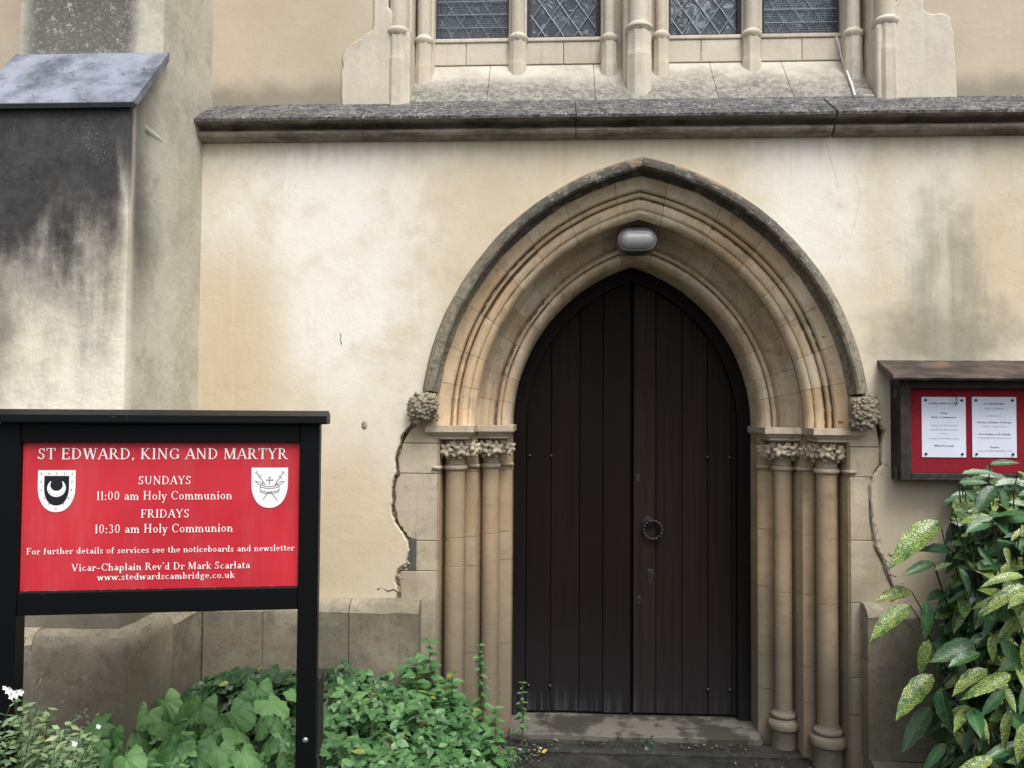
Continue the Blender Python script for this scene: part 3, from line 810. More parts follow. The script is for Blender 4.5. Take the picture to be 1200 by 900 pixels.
b.add(vs, fs); top_ = [Vector(v) for v in vs[-nl:]]; kk = len(vs)-nl; b.f += [tuple(kk+i for i in t) for t in tessellate_polygon([top_])]
b.build('plinth_stone', M['plinth'], but, auto=35)
def plinth_y(y0, y1, xf, z1):
    prof = [(BX1-.08, z1), (xf-.055, z1), (xf-.02, z1-.02), (xf, z1-.055), (xf-.004, z1-.085), (xf-.004, -.1), (BX1-.08, -.1)]
    b = MB(); n = 8; vs = []
    for k in range(n+1):
        y = y0+(y1-y0)*k/n
        for x, z in prof:
            e = .009*mnoise.noise(Vector((y*9, z*11, 3))); vs.append((x+e, y, z+(e if z > 0 else 0)))
    fs = [(k*7+j, k*7+(j+1) % 7, (k+1)*7+(j+1) % 7, (k+1)*7+j) for k in range(n) for j in range(7)]
    fs += [tuple(range(7)), tuple(n*7+j for j in range(7))]
    b.add(vs, fs); b.build('plinth_stone', M['plinth'], but, auto=35)
plinth_y(-.396, .02, -2.21, .845)
# wall plinth left of the doorway
pj = [-2.205, X(307, 760, -.1), X(408, 760, -.1), X(490, 760, -.1)]
for i in range(3): plinth_x(pj[i]+.002, pj[i+1]-.002, -.095-(.004 if i == 1 else 0), .842-(.006 if i == 0 else 0), back=.05)
# wall plinth right of the doorway
rx0 = X(1018, 800, -.1)
plinth_x(rx0, rx0+.42, -.10, .865, base=.13, back=.05); plinth_x(rx0+.424, rx0+1.1, -.095, .865, base=.13, back=.05)
plinth_x(rx0+1.104, XR, -.10, .865, base=.13, back=.05)
plinth_x(rx0+.01, rx0+.55, -.17, .125, drop=.03, back=.05, m='plinth'); plinth_x(rx0+.554, XR, -.165, .125, drop=.03, back=.05)

# ---------------- door jambs, course by course
plan = [(1.032, .004), (1.025, .012), (1.025, .12), (1.01, .17), (.94, .19), (.908, .172), (.898, .170), (.853, .176), (.846, .188), (.846, .29), (.82, .345), (.765, .355), (.736, .352), (.728, .366), (.69, .372), (.672, .39), (.672, .66), (1.06, .66)]
zL = [0, Z(560, 770, .1), Z(560, 666, .1), Z(560, 631, .1), Z(500, 555, 0), ZS-.09]
zR = [0, Z(930, 828, .1), Z(930, 786, .1), Z(930, 700, .1), Z(930, 629, .1), Z(1000, 559, 0), ZS-.09]
def course_plate(side, z0, z1, edge):
    """flat ashlar from the jamb to the broken edge of the render"""
    pts = []
    n = 7
    for i in range(n+1):
        z = z0+(z1-z0)*i/n
        # edge x at z
        ex = None
        for k in range(len(edge)-1):
            a, c = edge[k], edge[k+1]
            if (a[1]-z)*(c[1]-z) <= 0 and a[1] != c[1]:
                ex = a[0]+(c[0]-a[0])*(z-a[1])/(c[1]-a[1]); break
        if ex is None: ex = edge[0][0] if z > edge[0][1] else edge[-1][0]
        pts.append((ex, z))
    pts = [(1.034*side, z0)] + pts + [(1.034*side, z1)]
    MB().plate(pts, .0+random.uniform(0, .003), .07, .003).build('jamb_stone', M['ashlar'], church)
for side, zz, edge in ((-1, zL, [(x+.012, z) for x, z in jl]), (1, zR, [(x-.008, z) for x, z in jr])):
    for i in range(len(zz)-1):
        z0, z1 = zz[i]+.0012, zz[i+1]-.0012
        b = MB(); b.prism([(side*x, y, z0) for x, y in plan], (0, 0, z1-z0)); b.build('jamb_stone', M['jamb'], church, auto=40)
        course_plate(side, max(z0, 0), z1, edge)
    # spandrel piece beside the capital up to the hood stop
    x0 = edge[0][0]
    MB().plate([(1.034*side, ZS-.088), (edge[14][0], ZS-.088), (edge[2][0], 1.80), (edge[0][0], 1.86), (1.034*side, 1.86)], .001, .07, .003).build('jamb_stone', M['ashlar'], church)
    b = MB(); b.prism([(side*x, y, ZS-.0888) for x, y in plan[:-2]+[(.674, .62), (1.06, .62)]], (0, 0, .0868)); b.build('jamb_stone', M['jamb'], church, auto=40)
MB().box(X(478, 650, 0), X(488, 650, 0), -.003, .05, Z(480, 667, 0), Z(480, 631, 0), .002).build('slate_block', M['slate'], church)

# ---------------- nook shafts with base, necking, bell
def column(side, x, y, r, joints, z_base):
    zt = 1.49
    lv = [z_base+.09]+joints+[zt]
    root = MB().lathe([(r*.97, 0.0), (r*.97, ZS-.1)], side*x, y, 14).build('column', M['joint'], church)
    for i in range(len(lv)-1):
        a = lv[i]+.0006; c = lv[i+1]-.0006; rr = r*random.uniform(.993, 1.005)
        MB().lathe([(rr-.0012, a), (rr, a+.002), (rr, c-.002), (rr-.0012, c)], side*x, y, 24).build('drum', M['shaft'], root, auto=18)
    zb = z_base
    bp = [(r*1.0, zb+.105), (r*1.10, zb+.092), (r*1.34, zb+.086), (r*1.42, zb+.077), (r*1.38, zb+.068), (r*1.26, zb+.063), (r*1.32, zb+.058), (r*1.66, zb+.048), (r*1.80, zb+.028), (r*1.72, zb+.010), (r*1.5, zb+.002), (r*1.42, zb-.004), (r*1.45, -.02)]
    MB().lathe(bp, side*x, y, 28).build('base', M['plinth' if side > 0 else 'shaft'], root, auto=40)
    MB().lathe([(r, 1.488), (r*1.18, 1.493), (r*1.27, 1.502), (r*1.20, 1.512), (r, 1.518)], side*x, y, 24).build('necking', M['cap'], root, auto=60)
    MB().lathe([(r, 1.52), (r*1.02, 1.55), (r*1.2, 1.60), (r*1.45, 1.645)], side*x, y, 20).build('bell', M['cap'], root, auto=60)
    return root
jz = lambda u, v, y: Z(u, v, y)
colA = column(-1, .956, .115, .052, [jz(533, 664, .08), jz(533, 630, .08)], -.16)
colB = column(-1, .784, .300, .0465, [jz(574, 790, .27), jz(574, 732, .27), jz(574, 658, .27), jz(574, 625, .27)], -.16)
colC = column(1, .956, .115, .053, [jz(970, 709, .07), jz(970, 632, .07)], .115)
colD = column(1, .784, .300, .047, [jz(919, 695, .26), jz(919, 624, .26)], .125)
# stepped abacus, and the thin necking band that ties the two shafts together
for side in (-1, 1):
    for (xa, xb, yf, yb) in ((.848, 1.095, -.03, .3), (.655, .846, .15, .55)):
        prof = [(0, 1.722), (0, 1.690), (.008, 1.684), (.030, 1.664), (.030, 1.655), (.05, 1.648)]
        b = MB(); vs = []
        for d, z in prof:
            vs += [(side*(xb-d*(1 if xb > 1 else .0)), yf+d, z), (side*(xa+d*.9), yf+d, z), (side*(xa+d*.9), yb, z), (side*(xb-d*(1 if xb > 1 else .0)), yb, z)]
        n = len(prof); fs = [(k*4+j, k*4+(j+1) % 4, (k+1)*4+(j+1) % 4, (k+1)*4+j) for k in range(n-1) for j in range(4)]
        fs += [(0, 1, 2, 3), tuple((n-1)*4+j for j in (3, 2, 1, 0))]
        b.add(vs, fs); b.build('abacus', M['cap'], church)
    b = MB(); nb_ = lambda: b.build('necking_band', M['cap'], church, smooth=True)
    b.tube([(side*1.060, -.002, 1.505), (side*1.028, -.004, 1.505), (side*1.018, .09, 1.505)], .011, 6)
    nb_(); b = MB(); b.tube([(side*.905, .168, 1.505), (side*.845, .172, 1.505), (side*.84, .29, 1.505)], .011, 6)
    nb_(); b = MB(); b.tube([(side*.742, .352, 1.505), (side*.69, .368, 1.505), (side*.666, .38, 1.505)], .011, 6)
    nb_()
# carved leaves
def carved(seed, lobes=5):
    rr = random.Random(seed); b = MB(); n = lobes*6; rings = [(.0, .50), (.20, .62), (.5, .95), (.78, .85), (1.0, .35), (.85, 0)]
    vs = [(0, -rings[0][1]*.5, 0)]
    for k, (q, h) in enumerate(rings[1:]):
        for i in range(n):
            a = 2*math.pi*i/n; lob = .5+.5*math.cos(lobes*a)
            rad = q*(1-(.38*(1-lob) if k >= 1 else 0))*rr.uniform(.97, 1.03)
            hh = h*(1+.35*(lob-.5)*(k > 0))*.5
            vs.append((rad*math.cos(a), -hh, rad*math.sin(a)))
    fs = [(0, 1+(i+1) % n, 1+i) for i in range(n)]
    for k in range(len(rings)-2):
        for i in range(n):
            a, c = 1+k*n+i, 1+k*n+(i+1) % n; fs.append((a, c, c+n, a+n))
    b.add(vs, fs); return b.mesh('carved_leaf', M['cap'], True)
cmesh = [carved(i, (5, 4, 5, 6)[i]) for i in range(4)]
M['stopstone'] = m_stone('hood_stop_stone', (.24, .215, .155), (.33, .295, .22), (.20, .18, .135), .7, bedding=False, damp=False, lich=.3)
def put_leaf(parent, p, s, yaw, roll, i, m=None, name='carved_leaf'):
    me = cmesh[i % 4]
    if m:
        key = me.name+'_'+m
        me2 = bpy.data.meshes.get(key)
        if not me2: me2 = me.copy(); me2.name = key; me2.materials.clear(); me2.materials.append(M[m])
        me = me2
    o = bpy.data.objects.new(name, me); link(o, parent, p); o.scale = (s, s*1.1, s)
    o.rotation_euler = (random.uniform(-.3, .3), roll, yaw); return o
k = 0
for (root, side, x, y) in ((colA, -1, .956, .115), (colB, -1, .784, .290), (colC, 1, .956, .115), (colD, 1, .784, .290)):
    for a in (-72, -24, 24, 72):
        an = R(a); rad = .088
        p = (side*x+rad*math.sin(an), y-rad*math.cos(an), 1.600+random.uniform(-.005, .005))
        put_leaf(root, p, .043, an, random.uniform(0, 6), k); k += 1
        put_leaf(root, (side*x+rad*.95*math.sin(an+.42), y-rad*.95*math.cos(an+.42), 1.583+random.uniform(-.008, .008)), .026, an+.4, random.uniform(0, 6), k); k += 1
        put_leaf(root, (side*x+rad*math.sin(an+.4), y-rad*math.cos(an+.4), 1.627), .022, an+.4, random.uniform(0, 6), k); k += 1
        put_leaf(root, (side*x+rad*.85*math.sin(an), y-rad*.85*math.cos(an), 1.562), .019, an, random.uniform(0, 6), k); k += 1
    put_leaf(root, (side*(x-.105), y+.02, 1.603), .034, side*-.4, random.uniform(0, 6), k); k += 1
    put_leaf(root, (side*(x-.10), y+.02, 1.575), .022, side*-.4, random.uniform(0, 6), k); k += 1
    put_leaf(root, (side*(x+.108), y-.07 if x > .9 else y-.06, 1.600), .036, side*.3, random.uniform(0, 6), k); k += 1
    put_leaf(root, (side*(x+.095), y-.08 if x > .9 else y-.06, 1.570), .024, side*.3, random.uniform(0, 6), k); k += 1
# hood stops: bosses of carved foliage
for side, (u, v) in ((-1, (497, 478)), (1, (1012, 483))):
    c = P(u, v, -.06)
    b = MB(); b.lathe([(.002, c.z-.075), (.035, c.z-.07), (.062, c.z-.02), (.064, c.z+.03), (.055, c.z+.075)], c.x, c.y+.03, 12)
    st = b.build('hood_stop', M['stopstone'], church, smooth=True)
    for j in range(24):
        a = random.gauss(0, .75); h = random.uniform(-.070, .065); rad = .066*math.sqrt(max(.1, 1-(h/.09)**2))
        put_leaf(st, (c.x+rad*1.1*math.sin(a), c.y+.03-rad*math.cos(a), c.z+h), random.uniform(.024, .040), a, random.uniform(0, 6), j, 'stopstone')

# ---------------- arch orders in voussoirs
hoodp = [(1.120, .03), (1.122, -.016), (1.119, -.042), (1.110, -.064), (1.096, -.080), (1.079, -.089), (1.064, -.089), (1.054, -.080), (1.052, -.066), (1.062, -.034), (1.060, -.004), (1.040, .012), (1.035, .04)]
ord1 = [(1.064, .05), (1.058, .022), (1.036, .012), (1.026, .016), (1.012, .024), (.996, .030), (.982, .034), (.975, .048), (.978, .082), (.970, .062), (.960, .052), (.950, .058), (.946, .074), (.950, .104), (.940, .080), (.930, .068), (.915, .062), (.898, .066), (.890, .074), (.889, .084), (.884, .080), (.870, .084), (.858, .096), (.850, .116), (.850, .145), (.862, .185), (.888, .235), (.90, .30)]
ord2 = [(.915, .31), (.896, .262), (.876, .250), (.858, .262), (.846, .290), (.830, .318), (.806, .330), (.786, .322), (.776, .330), (.766, .345), (.758, .335), (.752, .295), (.742, .286), (.733, .294), (.736, .325), (.724, .312), (.704, .308), (.688, .322), (.678, .350), (.674, .385), (.674, .66), (.90, .66)]
def arch_ring(name, profile, m, nseg, core_m='joint', wob=.15, label=None, tstart=0.0, wobble=.003):
    base = None
    def seg(prof, t0, t1, side, n, jitter=0.0):
        b = MB(); vs = []; mlen = len(prof)
        for k in range(n+1):
            t = t0+(t1-t0)*k/n
            for a, y in prof:
                x, z = arc_pt(a, t, side); w_ = wobble*mnoise.noise(Vector((x*9, y*9, z*9)))+wobble*.6*mnoise.noise(Vector((x*30, y*30, z*30)))
                vs.append((x+side*w_*.5 if k < n or t1 < 1 else x, y+jitter+(w_ if y < .2 or y < .6 else 0), z+w_*.5))
        b.add(vs, [(k*mlen+j, k*mlen+j+1, (k+1)*mlen+j+1, (k+1)*mlen+j) for k in range(n) for j in range(mlen-1)] +
              [tuple(range(mlen)), tuple(n*mlen+j for j in range(mlen))])
        return b
    # mortar core, 4 mm behind the stone faces
    cp = [(a+.0015, y+.0022) for a, y in profile]
    cb = seg(cp, tstart, 1, -1, 24); c2 = seg(cp, tstart, 1, 1, 24); n0 = len(cb.v); cb.v += c2.v; cb.f += [[i+n0 for i in f] for f in c2.f]
    core = cb.build(name, M[core_m], church, auto=35, label=label)
    for side in (-1, 1):
        ts = [tstart]
        for k in range(nseg-1): ts.append(tstart+(1-tstart)*(k+1)/nseg+random.uniform(-wob, wob)/nseg)
        # joint next to the apex, then a short piece that mitres with its twin
        ts[-1] = max(ts[-1], 1-.62/nseg); ts.append(1)
        for k in range(nseg):
            g = .0008; t0 = ts[k]+(g if k else 0); t1 = ts[k+1]-(g if k < nseg-1 else .0)
            seg(profile, t0, t1, side, 7, random.uniform(-.0012, .0012)).build('voussoir', M[m], core, auto=32)
arch_ring('hood_mould', hoodp, 'hood', 7, tstart=.095, wobble=.009, label='weathered grey hood mould with lichen over the door arch')
arch_ring('outer_arch_order', ord1, 'arch_o', 8)
arch_ring('inner_arch_order', ord2, 'arch_i', 9)

# ---------------- step, threshold
def slab_relief(name, x0, x1, y0, y1, z, m, parent, base=-.05, n=30):
    b = MB(); ny = 6; vs = []
    for j in range(ny+1):
        for i in range(n+1):
            x = x0+(x1-x0)*i/n; y = y0+(y1-y0)*j/ny
            e = .006*mnoise.noise(Vector((x*5, y*5, 4)))
            yy = y+(.012*mnoise.noise(Vector((x*6, 2, 4))) if j == 0 else 0)
            vs.append((x, yy, z+e-(.012 if j == 0 else 0)))
    fs = [(j*(n+1)+i, j*(n+1)+i+1, (j+1)*(n+1)+i+1, (j+1)*(n+1)+i) for j in range(ny) for i in range(n)]
    k = len(vs)
    vs += [(v[0], v[1]+.004, base) for v in vs[:n+1]]
    fs += [(k+i, k+i+1, i+1, i) for i in range(n)]
    b.add(vs, fs); return b.build(name, M[m], parent, auto=40, fix=False)
slab_relief('door_step', -.672, .672, .30, .66, .070, 'step', church)
slab_relief('door_step', -.90, .95, .17, .31, .034, 'path', church)

# ---------------- the double door
DY = .60
def door_top(x, a=.655):
    Rr = a+AC; xx = abs(x)+AC
    return ZS+math.sqrt(max(0, Rr*Rr-xx*xx)) if xx < Rr else ZS
# frame: arched oak frame against the reveal
fa_o, fa_i = .672, .600
b = MB()
outl = [(-fa_o, .06)] + [arc_pt(fa_o, i/16, -1) for i in range(17)] + [arc_pt(fa_o, 1-i/16, 1) for i in range(1, 17)] + [(fa_o, .06)]
inl = [(-fa_i, .06)] + [arc_pt(fa_i, i/16, -1) for i in range(17)] + [arc_pt(fa_i, 1-i/16, 1) for i in range(1, 17)] + [(fa_i, .06)]
n = len(outl); vs = []
for (x, z) in outl: vs += [(x, DY-.055, z), (x, DY+.05, z)]
for (x, z) in inl: vs += [(x, DY-.055, z), (x, DY+.05, z)]
fs = []
for i in range(n-1):
    o0, o1, i0, i1 = 2*i, 2*(i+1), 2*n+2*i, 2*n+2*(i+1)
    fs += [(o0, o1, i1, i0), (i0, i1, i1+1, i0+1), (o0+1, i0+1, i1+1, o1+1)]
b.add(vs, fs)
frame = b.build('door_frame', M['frame_oak'], church)
edges = [[X(u, 700, DY) for u in (616, 645, 678.5, 706, 738.5)], [X(u, 700, DY) for u in (741.5, 768, 799, 829, 857, 870)]]
studz = [Z(740, 535, DY), Z(740, 805, DY)]
for li, ed in enumerate(edges):
    x0, x1 = ed[0], ed[-1]
    pts = [(x0, .085)] + [(x0+(x1-x0)*i/14, door_top(x0+(x1-x0)*i/14, .62)) for i in range(15)] + [(x1, .085)]
    b = MB(); b.prism([(x, DY+.02, z) for x, z in pts], (0, .03, 0))
    leaf = b.build('door', M['frame_oak'], church, label=('left leaf of the dark oak church door', 'right leaf of the dark oak church door with the ring handle')[li])
    for k in range(len(ed)-1):
        a, c = ed[k]+.0011, ed[k+1]-.0011
        dz = .082+random.uniform(-.003, .004)
        pts = [(a, dz)] + [(c, dz)] + [(c+(a-c)*i/5, door_top(c+(a-c)*i/5, .62)) for i in range(6)]
        yo = random.uniform(-.0025, .0025)+(-.006 if (li == 1 and k == 0) else 0)
        MB().plate(pts, DY-.012+yo, DY+.018, .0035).build('plank', M['oak'], leaf)
    for z in studz:
        for kx in ([0, 1] if li == 0 else [3, 4]):
            sx = ed[kx]+(.02 if kx in (0,) else 0)-(.012 if li and kx == 4 else 0)
            b = MB(); b.lathe([(.0, .011), (.006, .0095), (.010, .004), (.011, 0)], 0, 0, 10, cap=False)
            b.v = [Vector((sx+v.x, DY-.0135-v.z, z+v.y)) for v in b.v]; b.build('stud', M['stud'], leaf, smooth=True)
    if li == 1:
        h = P(765, 621, DY-.03)
        b = MB(); n = 26
        ring = [h+Vector((.052*math.sin(2*math.pi*i/n), -.004, .052*math.cos(2*math.pi*i/n))) for i in range(n+1)]
        b.tube(ring, .0055, 8); b.build('ring_handle', M['iron'], leaf, smooth=True)
        b = MB()
        for i in range(16):
            a = 2*math.pi*i/16; c = h+Vector((.052*math.sin(a), -.005, .052*math.cos(a)))
            b.lathe([(.0, -.009), (.0065, -.006), (.0088, 0), (.0065, .006), (.0, .009)], 0, 0, 8, cap=False)
            for j in range(len(b.v)-40, len(b.v)): b.v[j] = b.v[j]+c
        b.build('ring_bead', M['stud'], leaf, smooth=True)
        q = P(759, 612, DY-.015)
        b = MB(); b.add([(0, 0, 0)], [])
        b = MB(); rr_ = [(.040, 0), (.036, .006), (.016, .010), (.012, .022), (.0, .024)]
        b.lathe(rr_, 0, 0, 12, cap=False); b.v = [Vector((q.x+v.x*(1+.15*math.cos(4*math.atan2(v.y, v.x))), q.y-v.z, q.z+v.y*(1+.15*math.cos(4*math.atan2(v.y, v.x))))) for v in b.v]
        b.build('handle_plate', M['iron'], leaf, auto=40)
        for (u, v, s_) in ((747.5, 560, 1.1), (762, 676, 1.9), (749, 703, 1.1)):
            q = P(u, v, DY-.013)
            MB().plate([(q.x+dx*s_, q.z+dz*s_) for dx, dz in ((-.008, .022), (.008, .022), (.011, .01), (.006, -.002), (.010, -.012), (0, -.026), (-.010, -.012), (-.006, -.002), (-.011, .01))], q.y-.006, q.y+.003, .002).build('keyhole_plate', M['plateiron'], leaf)
            b = MB(); b.lathe([(.0, .004), (.0032, .002), (.0036, 0)], 0, 0, 8, cap=False); b.v = [Vector((q.x+v.x, q.y-.006-v.z, q.z+.012*s_+v.y)) for v in b.v]; b.build('plate_screw', M['stud'], leaf)
MB().box(-.68, .68, DY+.051, DY+.10, .0, 2.75).build('door_backing', M['frame_oak'], frame)

# ------------------------------------------------------------------ bulkhead lamp at the arch apex
lc = P(746.5, 281, .2)
lamp = empty('bulkhead_lamp', (lc.x, .27, lc.z-.07), 'oval steel bulkhead lamp fixed under the point of the door arch', 'lamp')
def capsule(w, h, n=12):
    pts = []; r = h/2
    for i in range(n+1):
        a = -math.pi/2+math.pi*i/n; pts.append((w/2-r+r*math.cos(a), r*math.sin(a)))
    for i in range(n+1):
        a = math.pi/2+math.pi*i/n; pts.append((-w/2+r+r*math.cos(a), r*math.sin(a)))
    return pts
def cap_loft(levels, name, m, close=True):
    b = MB(); vs = []; N = None
    for (w, h, y) in levels:
        c = capsule(w, h); N = len(c); vs += [(lc.x+x, y, lc.z+z) for x, z in c]
    fs = [(k*N+i, k*N+(i+1) % N, (k+1)*N+(i+1) % N, (k+1)*N+i) for k in range(len(levels)-1) for i in range(N)]
    if close: fs += [tuple(range(N)), tuple((len(levels)-1)*N+i for i in reversed(range(N)))]
    b.add(vs, fs); return b.build(name, m, lamp, auto=50)
cap_loft([(.225, .138, .30), (.225, .138, .215), (.216, .130, .205)], 'housing', M['steel'])
cap_loft([(.222, .134, .2055), (.222, .134, .192), (.205, .118, .182), (.190, .104, .184), (.186, .100, .20)], 'bezel', M['steel'])
cap_loft([(.190-.052*(1-math.cos(R(a)))*1.6, max(.003, .100*math.cos(R(a))), .192-.062*math.sin(R(a))) for a in (0, 12, 25, 38, 50, 62, 73, 82, 88)], 'lens', M['lampglass'])

# ------------------------------------------------------------------ stroke-built serif lettering
GL = {
'A':(.76,'l .06 0 .38 1 t;l .38 1 .69 0 k;h .18 .56 .33;s .06 0;s .69 0'),'C':(.74,'a .42 .5 .35 .48 48 312;n .67 .68 .95'),
'D':(.82,'v .16 0 1 bt;a .33 .5 .39 .475 -90 90;h .16 .35 .975;h .16 .35 .025'),'E':(.68,'v .16 0 1 bt;h .1 .56 .975;h .16 .45 .52;h .1 .60 .025;n .56 .78 .99;n .60 .01 .24;n .45 .42 .62'),
'F':(.62,'v .16 0 1 bt;h .1 .55 .975;h .16 .44 .52;n .55 .78 .99;n .44 .42 .62'),'G':(.84,'a .43 .5 .36 .48 48 312;v .68 .08 .42 t;n .68 .70 .95'),
'H':(.86,'v .17 0 1 bt;v .67 0 1 bt;h .17 .67 .52'),'I':(.36,'v .18 0 1 bt'),'K':(.80,'v .16 0 1 bt;l .2 .42 .60 1 t;l .30 .52 .67 0 k;s .60 1;s .69 0'),
'L':(.64,'v .16 0 1 bt;h .1 .56 .025;n .56 .01 .25'),
'M':(1.0,'n .14 0 1 bt;l .17 1 .49 .04 k;l .49 .04 .80 1 t;v .83 0 1 bt'),'N':(.86,'n .14 0 1 bt;l .14 .98 .68 .03 k;n .69 0 1 t'),
'O':(.84,'a .42 .5 .34 .48 0 360'),'P':(.66,'v .16 0 1 bt;a .33 .73 .24 .25 -90 90;h .16 .35 .975;h .16 .35 .48'),
'R':(.78,'v .16 0 1 bt;a .34 .74 .22 .24 -90 90;h .16 .36 .975;h .16 .36 .5;l .36 .5 .66 0 k;s .70 0'),
'S':(.60,'a .30 .74 .19 .24 35 265;a .29 .26 .21 .25 -150 85;n .49 .74 .98;n .08 .02 .26'),'T':(.70,'v .35 0 1 b;h .05 .65 .975;n .05 .76 .98;n .65 .76 .98'),
'U':(.84,'v .17 .3 1 t;a .41 .3 .24 .28 180 360;n .66 .3 1 t'),'V':(.78,'l .10 1 .38 0 k;l .38 0 .66 1 t;s .10 1;s .66 1'),'W':(1.08,'l .10 1 .33 0 k;l .33 0 .54 1 t;l .54 1 .77 0 k;l .77 0 .98 1 t;s .10 1;s .98 1;s .54 1'),
'Y':(.74,'l .09 1 .37 .45 k;l .65 1 .37 .45 t;v .37 0 .48 b;s .09 1;s .65 1'),
'a':(.54,'a .24 .19 .16 .17 0 360;v .42 .03 .45;a .25 .44 .17 .18 0 150;s .47 .02'),'b':(.58,'v .13 .02 1 t;a .30 .31 .20 .29 0 360'),'c':(.50,'a .28 .31 .22 .29 42 318'),
'd':(.60,'v .44 0 1 t;a .27 .31 .20 .29 0 360;s .49 .02'),'e':(.52,'a .27 .31 .22 .29 0 318;h .08 .46 .35'),'f':(.38,'v .16 0 .8 b;a .30 .80 .14 .17 50 180;h .04 .36 .60'),
'g':(.54,'a .25 .39 .18 .21 0 360;a .26 -.10 .21 .16 0 360;l .14 .20 .16 .05 t;h .36 .52 .60'),'h':(.62,'v .14 0 1 bt;a .31 .40 .17 .21 0 180;v .48 0 .42 b'),'i':(.30,'v .15 0 .60 bt;d .15 .84'),
'k':(.58,'v .14 0 1 bt;l .18 .26 .42 .60 t;l .26 .36 .48 0 k;s .50 0;s .42 .60'),'l':(.30,'v .15 0 1 bt'),'m':(.92,'v .14 0 .60 bt;a .30 .40 .16 .20 0 180;v .46 0 .42 b;a .62 .40 .16 .20 0 180;v .78 0 .42 b'),
'n':(.62,'v .14 0 .60 bt;a .31 .40 .17 .20 0 180;v .48 0 .42 b'),'o':(.56,'a .28 .31 .22 .29 0 360'),'p':(.60,'v .14 -.34 .60 bt;a .31 .31 .20 .29 0 360'),'r':(.44,'v .14 0 .60 bt;a .30 .42 .14 .17 40 170;d .39 .52'),
's':(.44,'a .22 .45 .14 .14 30 265;a .21 .16 .15 .15 -150 85;n .35 .45 .60;n .07 .02 .16'),'t':(.38,'v .16 .10 .80;a .28 .14 .12 .13 190 320;h .04 .34 .60'),'u':(.62,'v .14 .18 .60 t;a .30 .20 .16 .19 180 360;v .46 0 .60 t;s .51 .02'),
'v':(.54,'l .08 .60 .27 0 k;l .27 0 .46 .60 t;s .08 .60;s .46 .60'),'w':(.80,'l .08 .60 .25 0 k;l .25 0 .40 .60 t;l .40 .60 .56 0 k;l .56 0 .72 .60 t;s .08 .60;s .72 .60'),
'y':(.54,'l .08 .60 .28 .02 k;l .46 .60 .18 -.32 t;s .08 .60;s .46 .60;d .14 -.30'),
'0':(.60,'a .30 .5 .22 .48 0 360'),'1':(.34,'v .18 0 1 b;l .06 .86 .18 .98 t'),'3':(.56,'a .26 .75 .18 .22 -80 150;a .26 .27 .21 .26 -150 90'),'8':(.58,'a .29 .75 .17 .22 0 360;a .29 .27 .21 .26 0 360'),
'2':(.56,'a .27 .74 .19 .23 -20 160;l .46 .66 .08 .04 t;h .06 .5 .04;h .06 .5 .07'),
':':(.26,'d .13 .08;d .13 .52'),'.':(.26,'d .13 .06'),',':(.26,'d .13 .06;l .15 .06 .09 -.14 t'),"'":(.22,'d .12 .92;l .14 .92 .10 .76 t'),'-':(.50,'h .05 .45 .34;h .05 .45 .31'),'&':(.8,'a .32 .76 .15 .2 0 360;a .34 .27 .25 .26 40 300;l .25 .6 .70 .02 k'),' ':(.30,''),
}
TK, TN = .062, .030
def glyph_polys(ch, bold=1.0):
    adv, src = GL[ch]; out = []; tk, tn = TK*bold, TN*bold
    def rect(x0, y0, x1, y1): out.append([(x0, y0), (x1, y0), (x1, y1), (x0, y1)])
    for it in [i for i in src.split(';') if i]:
        p = it.split(); c = p[0]
        if c in 'vn' and len(c) == 1:
            x, a, b_ = map(float, p[1:4]); w = tk if c == 'v' else tn; rect(x-w, a, x+w, b_)
            fl = p[4] if len(p) > 4 else ''
            if 'b' in fl: rect(x-w-.07, a, x+w+.07, a+tn*1.5)
            if 't' in fl: rect(x-w-.07, b_-tn*1.5, x+w+(.07 if a == 0 and b_ == 1 and ch.isupper() else .0), b_)
        elif c == 'h': x0, x1, y = map(float, p[1:4]); rect(x0, y-tn, x1, y+tn)
        elif c == 's': x, y = map(float, p[1:3]); y0 = y if y < .3 else y-tn*1.5; rect(x-.12, y0, x+.12, y0+tn*1.5)
        elif c == 'd':
            x, y = map(float, p[1:3]); out.append([(x+.085*math.cos(i*math.pi/3), y+.085*math.sin(i*math.pi/3)) for i in range(6)])
        elif c == 'l':
            x0, y0, x1, y1 = map(float, p[1:5]); w = tk if p[5] == 'k' else tn; out.append([(x0-w*1.05, y0), (x0+w*1.05, y0), (x1+w*1.05, y1), (x1-w*1.05, y1)])
        elif c == 'a':
            cx, cy, rx, ry, a0, a1 = map(float, p[1:7]); n = max(6, int(abs(a1-a0)/22)); pr_ = None
            for i in range(n+1):
                t = R(a0+(a1-a0)*i/n); w = tn+(tk-tn)*abs(math.cos(t))**1.3
                o_ = (cx+(rx+w*.3)*math.cos(t), cy+(ry+w*.3)*math.sin(t)); i_ = (cx+(rx-w*1.4)*math.cos(t), cy+(ry-w*1.4)*math.sin(t))
                if pr_: out.append([pr_[0], o_, i_, pr_[1]])
                pr_ = (o_, i_)
    return adv, out
def text_mb(b, s, cx, z, h, width, fr, off, bold=1.0, track=0.06):
    """centre cx, baseline z; width = fitted total width in metres; fr maps (u, w, depth) -> point"""
    tot = sum(GL.get(c, GL['o'])[0]+track for c in s)-track
    k = width/tot; x = cx-width/2
    for ch in s:
        adv, pl = glyph_polys(ch if ch in GL else 'o', bold)
        for q in pl:
            ar = sum(q[i][0]*q[(i+1) % len(q)][1]-q[(i+1) % len(q)][0]*q[i][1] for i in range(len(q)))
            if ar < 0: q = q[::-1]
            off += 3e-7
            n = len(b.v); b.v += [fr(x+px*k, z+pz*h, off) for px, pz in q]; b.f.append([n+i for i in range(len(q))])
        x += (adv+track)*k

